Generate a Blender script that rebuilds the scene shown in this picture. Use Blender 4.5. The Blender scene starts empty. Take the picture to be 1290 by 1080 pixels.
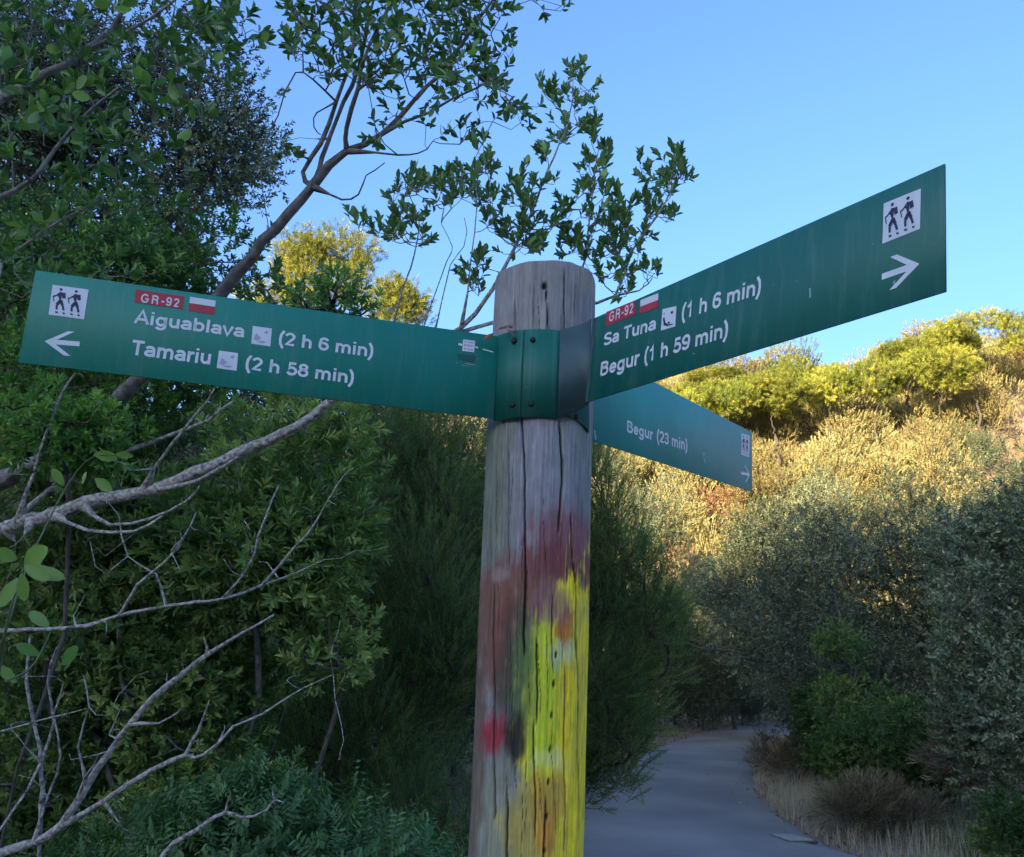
import bpy, math, random
import numpy as np
from mathutils import Matrix, Vector

# ------------------------------------------------------------------ camera, sky, sun, exposure
scene = bpy.context.scene
COL = scene.collection
rs = np.random.RandomState(7)
random.seed(7)
F = 1150.0                                   # focal length in photograph pixels (1290 x 1080)
EYE = np.array([0.0, 0.0, 1.7])
Uc = np.array([.042, -.967, .25]); Uc /= np.linalg.norm(Uc)      # world up seen in camera axes (right, down, forward)
Yc = np.array([0, 0, 1.0]) - Uc[2] * Uc; Yc /= np.linalg.norm(Yc)
Xc = np.cross(Yc, Uc)
C2W = np.array([Xc, Yc, Uc])

cam = bpy.data.cameras.new('camera'); camo = bpy.data.objects.new('camera', cam); COL.objects.link(camo)
cam.sensor_width = 36; cam.lens = 36 * F / 1290; cam.clip_start = .05; cam.clip_end = 3000
M = Matrix.Identity(4)
for j, v in enumerate(([1, 0, 0], [0, -1, 0], [0, 0, -1])):
    w = C2W @ np.array(v, float)
    for i in range(3): M[i][j] = w[i]
M[0][3], M[1][3], M[2][3] = EYE
camo.matrix_world = M
scene.camera = camo

SUN_EL = math.radians(10); SUN_H = np.array([-.55, -.83]); SUN_H /= np.linalg.norm(SUN_H)
world = bpy.data.worlds.new('World'); scene.world = world; world.use_nodes = True
nt = world.node_tree; bg = nt.nodes['Background']
sky = nt.nodes.new('ShaderNodeTexSky'); sky.sky_type = 'NISHITA'; sky.sun_disc = False
sky.sun_elevation = SUN_EL; sky.sun_rotation = math.atan2(SUN_H[0], SUN_H[1])
sky.air_density = 1.0; sky.dust_density = 4.5; sky.ozone_density = 2.5
bal = nt.nodes.new('ShaderNodeVectorMath'); bal.operation = 'MULTIPLY'; bal.inputs[1].default_value = (.58, .71, .97)   # camera white balance of the sky light
nt.links.new(sky.outputs[0], bal.inputs[0]); nt.links.new(bal.outputs[0], bg.inputs[0]); bg.inputs[1].default_value = .15
sun = bpy.data.lights.new('sun', 'SUN'); suno = bpy.data.objects.new('sun', sun); COL.objects.link(suno)
sun.energy = 4.4; sun.angle = math.radians(.5); sun.color = (1, .76, .42)
sd = Vector((SUN_H[0] * math.cos(SUN_EL), SUN_H[1] * math.cos(SUN_EL), math.sin(SUN_EL)))
suno.rotation_euler = sd.to_track_quat('Z', 'Y').to_euler()
scene.view_settings.view_transform = 'Standard'; scene.view_settings.look = 'None'
scene.view_settings.exposure = 2.2; scene.view_settings.gamma = 1
scene.view_settings.use_curve_mapping = False
scene.cycles.use_denoising = True
scene.cycles.max_bounces = 6; scene.cycles.diffuse_bounces = 4; scene.cycles.glossy_bounces = 2
scene.cycles.transmission_bounces = 3; scene.cycles.transparent_max_bounces = 4

# ------------------------------------------------------------------ helpers
def P(px, py, d):
    """photograph pixel at a depth -> world point"""
    px = np.asarray(px, float); py = np.asarray(py, float); d = np.asarray(d, float)
    c = np.stack([(px - 645) / F * d, (py - 540) / F * d, d + 0 * px], -1)
    return c @ C2W.T + EYE
def G(px, py, z=0.0):
    r = C2W @ np.array([(px - 645) / F, (py - 540) / F, 1.0])
    return EYE + r * (z - EYE[2]) / r[2]
def nrm(v): return v / np.maximum(np.linalg.norm(v, axis=-1, keepdims=True), 1e-9)
def sstep(x): x = np.clip(x, 0, 1); return x * x * (3 - 2 * x)

def vnoise(x, y, seed=0):
    r = np.random.RandomState(seed).rand(64, 64)
    xi = np.floor(x).astype(int); yi = np.floor(y).astype(int)
    fx = sstep(x - xi); fy = sstep(y - yi)
    g = lambda a, b: r[a % 64, b % 64]
    return (g(xi, yi) * (1 - fx) + g(xi + 1, yi) * fx) * (1 - fy) + (g(xi, yi + 1) * (1 - fx) + g(xi + 1, yi + 1) * fx) * fy

def mkmesh(name, V, Fc, mat=None, tint=None, col=None, smooth=False):
    me = bpy.data.meshes.new(name)
    V = np.asarray(V, np.float32); Fc = np.asarray(Fc, np.int32)
    k = Fc.shape[1]; n = len(Fc)
    me.vertices.add(len(V)); me.vertices.foreach_set('co', V.ravel())
    me.loops.add(n * k); me.loops.foreach_set('vertex_index', Fc.ravel())
    me.polygons.add(n); me.polygons.foreach_set('loop_start', np.arange(0, n * k, k, dtype=np.int32))
    me.polygons.foreach_set('loop_total', np.full(n, k, np.int32))
    if smooth: me.polygons.foreach_set('use_smooth', np.ones(n, bool))
    me.update(calc_edges=True)
    if tint is not None:
        a = me.attributes.new('tint', 'FLOAT', 'POINT'); a.data.foreach_set('value', np.asarray(tint, np.float32))
    if col is not None:
        a = me.color_attributes.new('paint', 'FLOAT_COLOR', 'POINT')
        c4 = np.ones((len(V), 4), np.float32); c4[:, :3] = col; a.data.foreach_set('color', c4.ravel())
    if mat: me.materials.append(mat)
    return me
def obj(name, me, parent=None, label=None, cat=None, group=None, kind=None, loc=None):
    o = bpy.data.objects.new(name, me); COL.objects.link(o)
    if parent is not None: o.parent = parent
    if loc is not None: o.location = [float(c) for c in loc]
    for k, v in (('label', label), ('category', cat), ('group', group), ('kind', kind)):
        if v: o[k] = v
    return o
def copy_tree(o, parent=None):
    c = o.copy(); COL.objects.link(c); c.parent = parent
    for ch in list(o.children): copy_tree(ch, c)
    return c

# ---- materials
def mat_base(name):
    m = bpy.data.materials.new(name); m.use_nodes = True
    return m, m.node_tree, m.node_tree.nodes['Principled BSDF']
def flat(name, c, rough=.5, metal=0, spec=.5, noise=0, nscale=20, bump=0):
    m, t, b = mat_base(name)
    b.inputs['Base Color'].default_value = (*c, 1); b.inputs['Roughness'].default_value = rough
    b.inputs['Metallic'].default_value = metal; b.inputs['Specular IOR Level'].default_value = spec
    if noise or bump:
        tc = t.nodes.new('ShaderNodeTexCoord'); nz = t.nodes.new('ShaderNodeTexNoise')
        nz.inputs['Scale'].default_value = nscale; nz.inputs['Detail'].default_value = 8
        t.links.new(tc.outputs['Object'], nz.inputs['Vector'])
        if noise:
            mp = t.nodes.new('ShaderNodeMapRange'); mp.inputs[1].default_value = .3; mp.inputs[2].default_value = .7
            mp.inputs[3].default_value = 1 - noise; mp.inputs[4].default_value = 1 + noise
            mx = t.nodes.new('ShaderNodeVectorMath'); mx.operation = 'SCALE'; mx.inputs[0].default_value = c
            t.links.new(nz.outputs['Fac'], mp.inputs[0]); t.links.new(mp.outputs[0], mx.inputs['Scale'])
            t.links.new(mx.outputs[0], b.inputs['Base Color'])
        if bump:
            bp = t.nodes.new('ShaderNodeBump'); bp.inputs['Strength'].default_value = bump; bp.inputs['Distance'].default_value = .01
            t.links.new(nz.outputs['Fac'], bp.inputs['Height']); t.links.new(bp.outputs[0], b.inputs['Normal'])
    return m
def leafmat(name, c0, c1, c2, twig=(.12, .09, .07), rough=.45, trans=.25, spec=.4, gain=1.0):
    c0, c1, c2 = [tuple(min(.42, v * gain) for v in q) for q in (c0, c1, c2)]
    m, t, b = mat_base(name)
    at = t.nodes.new('ShaderNodeAttribute'); at.attribute_name = 'tint'
    oi = t.nodes.new('ShaderNodeObjectInfo')
    ra = t.nodes.new('ShaderNodeValToRGB'); e = ra.color_ramp.elements
    e[0].position = 0; e[0].color = (*c0, 1); e[1].position = .45; e[1].color = (*c1, 1)
    for p_, c_ in ((.88, c2), (.93, twig)):
        n_ = e.new(p_); n_.color = (*c_, 1)
    t.links.new(at.outputs['Fac'], ra.inputs[0])
    mr = t.nodes.new('ShaderNodeMapRange'); mr.inputs[3].default_value = .82; mr.inputs[4].default_value = 1.2
    t.links.new(oi.outputs['Random'], mr.inputs[0])
    sc = t.nodes.new('ShaderNodeVectorMath'); sc.operation = 'SCALE'
    t.links.new(ra.outputs[0], sc.inputs[0]); t.links.new(mr.outputs[0], sc.inputs['Scale'])
    t.links.new(sc.outputs[0], b.inputs['Base Color'])
    b.inputs['Roughness'].default_value = rough; b.inputs['Specular IOR Level'].default_value = spec
    tr = t.nodes.new('ShaderNodeBsdfTranslucent'); mx = t.nodes.new('ShaderNodeMixShader')
    s2 = t.nodes.new('ShaderNodeVectorMath'); s2.operation = 'MULTIPLY'; s2.inputs[1].default_value = (1.4, 1.5, .6)
    t.links.new(sc.outputs[0], s2.inputs[0]); t.links.new(s2.outputs[0], tr.inputs[0])
    mx.inputs[0].default_value = trans
    t.links.new(b.outputs[0], mx.inputs[1]); t.links.new(tr.outputs[0], mx.inputs[2])
    t.links.new(mx.outputs[0], t.nodes['Material Output'].inputs[0])
    return m

# ---- tubes
def tubes(lines, sides=6, wob=0.0):
    """lines: list of (points Nx3, radii N) -> V, F (quads)"""
    VV, FF, off = [], [], 0
    for pts, rad in lines:
        pts = np.asarray(pts, float); rad = np.broadcast_to(np.asarray(rad, float), (len(pts),))
        n = len(pts)
        if n < 2: continue
        tan = nrm(np.gradient(pts, axis=0))
        ref = np.array([0, 0, 1.0]) if abs(tan[0][2]) < .9 else np.array([1.0, 0, 0])
        a = nrm(np.cross(tan[0], ref)); A = []
        for i in range(n):
            a = nrm(a - tan[i] * np.dot(a, tan[i])); A.append(a)
        A = np.array(A); B = np.cross(tan, A)
        th = np.arange(sides) / sides * 2 * np.pi
        r = rad[:, None] * (1 + (rs.rand(n, sides) - .5) * wob)
        ring = pts[:, None] + r[..., None] * (np.cos(th)[None, :, None] * A[:, None] + np.sin(th)[None, :, None] * B[:, None])
        VV.append(ring.reshape(-1, 3))
        i = np.arange(n - 1)[:, None] * sides; j = np.arange(sides)[None]; j2 = (j + 1) % sides
        FF.append((np.stack([i + j, i + j2, i + sides + j2, i + sides + j], -1).reshape(-1, 4)) + off)
        off += n * sides
    return np.concatenate(VV), np.concatenate(FF)
def smooth_line(pts, rad, step=.05, jit=0.0):
    pts = np.asarray(pts, float); rad = np.asarray(rad, float)
    if len(pts) < 3:
        n = max(3, int(np.linalg.norm(pts[-1] - pts[0]) / step)); t = np.linspace(0, 1, n)[:, None]
        o = pts[0] * (1 - t) + pts[-1] * t; rr = rad[0] * (1 - t[:, 0]) + rad[-1] * t[:, 0]
    else:
        E_ = np.concatenate([[2 * pts[0] - pts[1]], pts, [2 * pts[-1] - pts[-2]]]); o, rr = [], []
        for i in range(1, len(E_) - 2):
            p0, p1, p2, p3 = E_[i - 1:i + 3]
            n = max(2, int(np.linalg.norm(p2 - p1) / step))
            for t in np.arange(n) / n:
                o.append(.5 * (2 * p1 + (p2 - p0) * t + (2 * p0 - 5 * p1 + 4 * p2 - p3) * t * t + (3 * p1 - p0 - 3 * p2 + p3) * t ** 3))
                rr.append(rad[i - 1] * (1 - t) + rad[i] * t)
        o.append(pts[-1]); rr.append(rad[-1]); o = np.array(o); rr = np.array(rr)
    if jit:
        j = (rs.rand(*o.shape) - .5) * jit; j[0] = 0; j[-1] = 0; o = o + j
    return o, rr

# ---- skeleton that grows from traced limbs to leaf points
class Skel:
    def __init__(s): s.p, s.par, s.r = [], [], []
    def add(s, p, par, r=None):
        s.p.append(np.asarray(p, float)); s.par.append(par); s.r.append(r); return len(s.p) - 1
    def limb(s, pts, rads, start=None, step=.08, jit=.006):
        o, rr = smooth_line(pts, rads, step, jit); prev = start; ids = []
        for i, (q, r_) in enumerate(zip(o, rr)):
            if i == 0 and start is not None: ids.append(start); continue
            prev = s.add(q, prev if prev is not None else -1, r_); ids.append(prev)
        return ids
    def near(s, q): return int(np.argmin(((np.array(s.p) - q) ** 2).sum(1)))
    def grow(s, att, seg=.08, tip=.0012, bend=.25, lift=.3, minr=0):
        base = np.array(s.p)
        d = np.array([((base - q) ** 2).sum(1).min() for q in att])
        ends = []
        for q in np.asarray(att)[np.argsort(d)]:
            pp = np.array(s.p); dv = q - pp; dist = np.linalg.norm(dv, axis=1)
            cost = dist * (1 + lift * (dv[:, 2] < 0) + .25 * (dist < .03))
            k = int(np.argmin(cost)); D = dist[k]
            if D < 1e-4: ends.append(k); continue
            n = max(2, int(D / seg)); a = pp[k]; side = rs.randn(3) * bend * D * .4; side[2] -= bend * D * .2
            prev = k
            for t in np.arange(1, n + 1) / n:
                c = a + dv[k] * t + side * math.sin(math.pi * t) + rs.randn(3) * D * .02 * (t < 1)
                prev = s.add(c, prev, None)
            ends.append(prev)
        s.tip = tip
        return ends
    def lines(s, tip=.0012, expo=2.4, maxr=1e9):
        n = len(s.p); acc = np.zeros(n); kids = [[] for _ in range(n)]
        for i in range(n - 1, -1, -1):
            if not acc[i]: acc[i] = tip ** expo
            if s.par[i] >= 0: acc[s.par[i]] += acc[i]; kids[s.par[i]].append(i)
        R = np.minimum(acc ** (1 / expo), maxr)
        for i in range(n):
            if s.r[i] is not None: R[i] = s.r[i]
        out = []
        for i in range(n):
            if s.par[i] < 0 or (len(kids[s.par[i]]) > 1 and kids[s.par[i]][0] != i):
                ch = [s.par[i], i] if s.par[i] >= 0 else [i]
                k = i
                while kids[k]: k = kids[k][0]; ch.append(k)
                if len(ch) > 1:
                    rr = R[ch].copy()
                    if s.par[i] >= 0: rr[0] = min(rr[0], rr[1] * 1.3)
                    out.append((np.array([s.p[c] for c in ch]), rr))
        return out

# ---- leaves
def leaf(L, W, detail, droop=.15, fold=.25):
    """leaf along +Z? no: along +X, normal +Z. returns V, F(tri)"""
    if detail == 0:
        V = np.array([[0, 0, 0], [.45 * L, W / 2, fold * W], [L, 0, -droop * L], [.45 * L, -W / 2, fold * W]])
        return V, np.array([[0, 2, 1], [0, 3, 2]])
    if detail == 1:
        V = np.array([[0, 0, 0], [.3 * L, W / 2, fold * W], [.7 * L, W * .42, fold * W - droop * L * .4], [L, 0, -droop * L],
                      [.7 * L, -W * .42, fold * W - droop * L * .4], [.3 * L, -W / 2, fold * W]])
        return V, np.array([[0, 3, 2], [0, 2, 1], [0, 5, 4], [0, 4, 3]])
    x = np.array([0, .12, .35, .62, .87, 1.0]); w = np.array([.05, .45, .9, 1.0, .62, 0]) * W / 2
    z = -droop * L * x ** 2
    V = []; 
    for i in range(6):
        V += [[x[i] * L, w[i], z[i] + fold * w[i]], [x[i] * L, 0, z[i]], [x[i] * L, -w[i], z[i] + fold * w[i]]]
    Fc = []
    for i in range(5):
        a = i * 3; b = a + 3
        for (p, q) in ((0, 1), (1, 2)): Fc += [[a + p, a + q, b + q], [a + p, b + q, b + p]]
    return np.array(V), np.array(Fc)
def rotm(axis, a):
    return np.array(Matrix.Rotation(a, 3, Vector(axis)))
def sprig_frames(n, stem, a0, a1, r, whorl=1, start=.15, lj=.2):
    """frames of leaves on a stem along +Z: list of (3x3 with scale, pos)"""
    out = []
    for i in range(n):
        t = start + (1 - start) * (i / max(1, n - 1)) ** .8
        roll = i * 2.4 + r.randn() * .3
        ang = a0 + (a1 - a0) * t + r.randn() * .15      # angle from the stem
        R = rotm((0, 0, 1), roll) @ rotm((0, 1, 0), -(math.pi / 2 - ang)) @ rotm((1, 0, 0), r.randn() * .5)
        s = (1 - lj / 2 + r.rand() * lj) * (1 - .25 * abs(t - .55))
        out.append((R * s, np.array([0, 0, t * stem])))
    return out
def sprig(n, stem, L, W, detail, r, a0=1.3, a1=.5, tw=.0012, tv=.12, fold=.25, droop=.15):
    lv, lf = leaf(L, W, detail, droop, fold); VV, FF, TT, off = [], [], [], 0
    for R, p in sprig_frames(n, stem, a0, a1, r):
        VV.append(lv @ R.T + p); FF.append(lf + off); TT.append(np.full(len(lv), r.randn() * tv)); off += len(lv)
    if tw:
        V = np.array([[tw, 0, 0], [-tw / 2, tw, 0], [-tw / 2, -tw, 0], [0, 0, stem]])
        VV.append(V); FF.append(np.array([[0, 1, 3], [1, 2, 3], [2, 0, 3]]) + off); TT.append(np.full(4, 9.)); off += 4
    return np.concatenate(VV), np.concatenate(FF), np.concatenate(TT)
def frames(dirs, r):
    d = nrm(dirs); ref = nrm(r.randn(*d.shape)); x = nrm(np.cross(ref, d)); y = np.cross(d, x)
    return np.stack([x, y, d], -1)
def scatter(tpls, pos, dirs, scale, tint, r):
    """instances of templates joined into one mesh"""
    k = r.randint(len(tpls), size=len(pos)); Fr = frames(dirs, r) * np.broadcast_to(scale, (len(pos),))[:, None, None]
    tint = np.broadcast_to(tint, (len(pos),)); VV, FF, TT, off = [], [], [], 0
    for i, (V, Fc, T) in enumerate(tpls):
        m = k == i; n = m.sum()
        if not n: continue
        W = np.einsum('nij,kj->nki', Fr[m], V) + pos[m][:, None]
        VV.append(W.reshape(-1, 3)); FF.append((Fc[None] + (np.arange(n) * len(V))[:, None, None] + off).reshape(-1, 3))
        tt = np.where(T[None] > 5, 1.0, np.clip(tint[m][:, None] + T[None], 0, .86)); TT.append(tt.ravel()); off += n * len(V)
    return np.concatenate(VV), np.concatenate(FF), np.concatenate(TT)
def lumps(c, rad, n, size, r, flat_=.8, shell=.55):
    """uneven crown: sub-balls in an ellipsoid"""
    c = np.asarray(c, float); rad = np.asarray(rad, float)
    u = nrm(r.randn(n, 3)) * (shell + (1 - shell) * r.rand(n, 1) ** .7)
    s = size * (.6 + .8 * r.rand(n))
    return [(c + u[i] * (rad - s[i] * .6), np.array([s[i], s[i], s[i] * flat_])) for i in range(n)]
def in_lumps(L, n, r, up=.5, rnd=.5, hollow=.5):
    w = np.array([l[1].prod() ** (2 / 3) for l in L]); k = r.choice(len(L), n, p=w / w.sum())
    u = nrm(r.randn(n, 3)); rr = hollow + (1 - hollow) * r.rand(n, 1)
    c = np.array([l[0] for l in L])[k]; s = np.array([l[1] for l in L])[k]
    p = c + u * rr * s * (1 + .12 * r.randn(n, 1))
    cen = c.mean(0)
    d = u + np.array([0, 0, up]) + rnd * r.randn(n, 3) + .3 * nrm(p - cen)
    return p, d, k

bark_grey = flat('bark_grey', (.17, .155, .145), .85, noise=.45, nscale=35, bump=.5)
bark_dark = flat('bark_dark', (.07, .058, .05), .9, noise=.35, nscale=25, bump=.5)
bark_pale = flat('bark_pale', (.30, .28, .25), .85, noise=.75, nscale=75, bump=.8)

# ------------------------------------------------------------------ terrain
roadL = [(1400, 899), (1100, 901), (1020, 904), (960, 909), (900, 919), (825, 943), (740, 978), (600, 1045), (430, 1150), (200, 1330)]
roadR = [(1400, 906), (1120, 908), (1045, 914), (1000, 926), (965, 948), (950, 970), (956, 1002), (1000, 1040), (1090, 1084), (1330, 1180)]
RL = np.array([G(*p)[:2] for p in roadL]); RR = np.array([G(*p)[:2] for p in roadR])
def resample(p, n):
    o, _ = smooth_line(np.c_[p, 0 * p[:, 0]], np.ones(len(p)), .25); o = o[:, :2]
    s = np.r_[0, np.cumsum(np.linalg.norm(np.diff(o, axis=0), axis=1))]; t = np.linspace(0, s[-1], n)
    return np.c_[np.interp(t, s, o[:, 0]), np.interp(t, s, o[:, 1])]
def dens(p, n): return resample(p, n)
RLs, RRs = dens(RL, 160), dens(RR, 160)
poly = np.concatenate([RLs, RRs[::-1]])
def inpoly(x, y, pg):
    c = np.zeros(x.shape, bool); j = len(pg) - 1
    for i in range(len(pg)):
        xi, yi = pg[i]; xj, yj = pg[j]
        if yi != yj: c ^= ((yi > y) != (yj > y)) & (x < (xj - xi) * (y - yi) / (yj - yi) + xi)
        j = i
    return c
allp = np.concatenate([RLs, RRs])
def road_dist(x, y):
    x = np.asarray(x, float); y = np.asarray(y, float); d = np.full(x.shape, 1e9)
    for q in allp[::2]: d = np.minimum(d, (x - q[0]) ** 2 + (y - q[1]) ** 2)
    return np.where(inpoly(x, y, poly), 0, np.sqrt(d))
def far_line(x):           # far side of the bend, where the hill starts
    return 39 + .02 * x
def height(x, y):
    x = np.asarray(x, float); y = np.asarray(y, float)
    n = (vnoise(x / 9 + 40, y / 9 + 40, 3) - .5) * 2
    t = (y - far_line(x)) / 42
    hill = (25 + .13 * np.clip(x, -30, 70) + 2.0 * (vnoise(x / 14 + 9, y / 30 + 5, 5) - .5) * 2) * sstep(np.clip(t, 0, 1) * .5) * 2
    hill = np.where(t > 1, hill + 0, hill)
    e = x * SUN_H[0] + y * SUN_H[1]
    ridge = (13.6 + 1.0 * n) * sstep((e - 9) / 26)  # unseen ridge behind the camera, shaped to keep the foreground in shade
    right = 1.6 * sstep((x - 5 - .0 * y) / 8) * (y < 60)
    z = hill + ridge + right * sstep((40 - y) / 10) + .25 * n
    d = road_dist(x, y)
    return z * sstep((d - .5) / 5.5) + (-.02 - .04 * (d <= 0))
def sinhgrid(n, ext, k): t = np.linspace(-1, 1, n); return np.sinh(t * k) / math.sinh(k) * ext
gx = sinhgrid(230, 900, 5.2); gy = sinhgrid(260, 900, 5.0) + 12
X, Y = np.meshgrid(gx, gy); Z = height(X, Y)
V = np.stack([X, Y, Z], -1).reshape(-1, 3); nx = len(gx)
i = (np.arange(len(gy) - 1)[:, None] * nx + np.arange(nx - 1)[None]).ravel()
gm, t_, b_ = mat_base('earth_and_litter')
tc = t_.nodes.new('ShaderNodeTexCoord'); n1 = t_.nodes.new('ShaderNodeTexNoise'); n2 = t_.nodes.new('ShaderNodeTexNoise')
n1.inputs['Scale'].default_value = .8; n1.inputs['Detail'].default_value = 10; n2.inputs['Scale'].default_value = 25; n2.inputs['Detail'].default_value = 8
rm = t_.nodes.new('ShaderNodeValToRGB'); el = rm.color_ramp.elements
el[0].position = .3; el[0].color = (.12, .088, .055, 1); el[1].position = .72; el[1].color = (.33, .25, .17, 1)
ad = t_.nodes.new('ShaderNodeMath'); ad.operation = 'MULTIPLY_ADD'; ad.inputs[1].default_value = .5
t_.links.new(tc.outputs['Object'], n1.inputs[0]); t_.links.new(tc.outputs['Object'], n2.inputs[0])
hl = t_.nodes.new('ShaderNodeMath'); hl.operation = 'MULTIPLY'; hl.inputs[1].default_value = .5
t_.links.new(n1.outputs['Fac'], hl.inputs[0]); t_.links.new(n2.outputs['Fac'], ad.inputs[0]); t_.links.new(hl.outputs[0], ad.inputs[2])
t_.links.new(ad.outputs[0], rm.inputs[0]); t_.links.new(rm.outputs[0], b_.inputs['Base Color']); b_.inputs['Roughness'].default_value = .95
bp = t_.nodes.new('ShaderNodeBump'); bp.inputs['Distance'].default_value = .03; t_.links.new(n2.outputs['Fac'], bp.inputs['Height']); t_.links.new(bp.outputs[0], b_.inputs['Normal'])
obj('ground', mkmesh('ground', V, np.stack([i, i + 1, i + 1 + nx, i + nx], -1), gm, smooth=True), kind='structure')
def hz(x, y): return float(height(np.array([x]), np.array([y]))[0])

# road sheet with a crowned surface and worn edges
nR = 160; nc = 14
rv = []
for k in range(nR):
    a = RLs[k]; b = RRs[k]
    for j in range(nc):
        t = j / (nc - 1); q = a * (1 - t) + b * t
        if j in (0, nc - 1): q = q + (rs.rand(2) - .5) * .10
        rv.append([q[0], q[1], .012 + .05 * (1 - (2 * t - 1) ** 2) - (.03 if j in (0, nc - 1) else 0)])
i = (np.arange(nR - 1)[:, None] * nc + np.arange(nc - 1)[None]).ravel()
am, t_, b_ = mat_base('asphalt')
tc = t_.nodes.new('ShaderNodeTexCoord'); n1 = t_.nodes.new('ShaderNodeTexNoise'); n2 = t_.nodes.new('ShaderNodeTexNoise')
n1.inputs['Scale'].default_value = .55; n1.inputs['Detail'].default_value = 6; n2.inputs['Scale'].default_value = 90; n2.inputs['Detail'].default_value = 4
rm = t_.nodes.new('ShaderNodeValToRGB'); el = rm.color_ramp.elements
el[0].position = .38; el[0].color = (.15, .135, .115, 1); el[1].position = .62; el[1].color = (.27, .245, .21, 1)
t_.links.new(tc.outputs['Object'], n1.inputs[0]); t_.links.new(tc.outputs['Object'], n2.inputs[0])
ad = t_.nodes.new('ShaderNodeMath'); ad.operation = 'MULTIPLY_ADD'; ad.inputs[1].default_value = .3
hl = t_.nodes.new('ShaderNodeMath'); hl.operation = 'MULTIPLY'; hl.inputs[1].default_value = .7
t_.links.new(n1.outputs['Fac'], hl.inputs[0]); t_.links.new(n2.outputs['Fac'], ad.inputs[0]); t_.links.new(hl.outputs[0], ad.inputs[2])
t_.links.new(ad.outputs[0], rm.inputs[0]); t_.links.new(rm.outputs[0], b_.inputs['Base Color']); b_.inputs['Roughness'].default_value = .62
bp = t_.nodes.new('ShaderNodeBump'); bp.inputs['Distance'].default_value = .004; bp.inputs['Strength'].default_value = .6
t_.links.new(n2.outputs['Fac'], bp.inputs['Height']); t_.links.new(bp.outputs[0], b_.inputs['Normal'])
obj('road', mkmesh('road', rv, np.stack([i, i + 1, i + 1 + nc, i + nc], -1), am, smooth=True), kind='structure')

# ------------------------------------------------------------------ signpost
PC = P(683, 470, 1.868); PX, PY = PC[0], PC[1]; PR = .1035
GB = hz(PX, PY)
sp = obj('signpost', None, None, 'weathered wooden hiking signpost carrying three green direction boards and splashed with yellow and red paint', 'signpost', loc=(PX, PY, GB))
ORG = np.array([PX, PY, GB])
face = nrm(np.array([-PX, -PY])); fang = math.atan2(face[1], face[0])       # direction from post towards the camera
right2 = np.array([-face[1], face[0]])                                       # to the right seen from the camera
def topx(world): return world - ORG
def proj(Wp):
    c = (Wp - EYE) @ C2W
    return c[..., 0] / c[..., 2] * F + 645, c[..., 1] / c[..., 2] * F + 540
zfront = np.linspace(-.3, 2.9, 400)
fp = np.c_[np.full(400, PX + face[0] * PR), np.full(400, PY + face[1] * PR), zfront]
pyf = proj(fp)[1]
def z_of(py): return np.interp(py, pyf[::-1], zfront[::-1])
def py_of(z): return np.interp(z, zfront, pyf)
def center_x(py): return 663 + (1080 - py) * .036
def hw(py): return 59.5 + (py - 330) * .0147
ztop = float(z_of(328)); zb = GB - .1
# angles: dense in front
fa = np.sort(np.r_[np.linspace(-1.75, 1.75, 250), np.linspace(1.85, 2 * np.pi - 1.85, 40)])
zs = np.r_[np.linspace(zb, z_of(1110), 30)[:-1], np.linspace(z_of(1110), ztop, 560)]
TH, ZZ = np.meshgrid(fa, zs)
U_ = np.sin(TH); PYv = py_of(ZZ); front = np.cos(TH) > -.15
r_ = PR * (1 + .012 * np.sin(TH * 2 + ZZ * 2.1) + .01 * np.sin(TH * 3 - ZZ * 3 + 1)) + .0012 * np.sin(TH * 9 + 1.5 * np.sin(ZZ * 4))
gr = vnoise(TH * 22 + 50, ZZ * 5 + 20, 11); gr2 = vnoise(TH * 70 + 90, ZZ * 12 + 30, 12)
r_ += (gr - .5) * .0016 + (gr2 - .5) * .0007
crk = np.zeros_like(r_)
def crack(pts, w=.010, depth=.010):
    global r_, crk
    pts = sorted(pts, key=lambda q: q[1]); ys = np.array([q[1] for q in pts]); xs = np.array([q[0] for q in pts])
    us = (xs - center_x(ys)) / hw(ys)
    uc = np.interp(PYv, ys, us) + .012 * np.sin(PYv * .045) + .004 * np.sin(PYv * .21)
    fade = np.clip((PYv - ys[0]) / 14, 0, 1) * np.clip((ys[-1] - PYv) / 14, 0, 1)
    m = np.exp(-((U_ - uc) / w) ** 2) * fade * front
    r_ = r_ - depth * m; crk = np.maximum(crk, m)
crack([(661, 520), (665, 660), (663, 800), (664, 830)], .013, .012)
crack([(706, 525), (708, 590), (706, 650), (704, 672)], .018, .012)
crack([(719, 640), (720, 700), (725, 745), (726, 830)], .014, .012)
crack([(627, 735), (628, 900), (628, 1040)], .014, .012)
crack([(642, 1000), (643, 1100)], .016, .010)
crack([(678, 800), (677, 915)], .013, .010)
crack([(674, 905), (675, 1060)], .011, .007)
crack([(727, 800), (728, 1070)], .011, .008)
crack([(711, 835), (711, 1080)], .009, .006)
crack([(696, 740), (697, 850)], .009, .006)
crack([(687, 1000), (685, 1100)], .013, .008)
crack([(692, 380), (692, 420)], .014, .009); crack([(711, 335), (712, 420)], .010, .007); crack([(676, 350), (675, 410)], .006, .004)
crack([(654, 370), (655, 420)], .008, .006); crack([(724, 350), (723, 400)], .006, .004); crack([(645, 560), (646, 720)], .007, .004)
for k in range(34):
    x0 = 615 + rs.rand() * 112; y0 = 335 + rs.rand() * 720
    crack([(x0, y0), (x0 + rs.randn() * 2, y0 + 30 + rs.rand() * 90)], .005, .0025)
def hole(x, y, ru, ry, depth=.008):
    global r_, crk
    u = (x - center_x(y)) / hw(y); m = np.exp(-(((U_ - u) / ru) ** 2 + ((PYv - y) / ry) ** 2) ** 1.5) * front
    r_ = r_ - depth * m; crk = np.maximum(crk, m)
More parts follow.
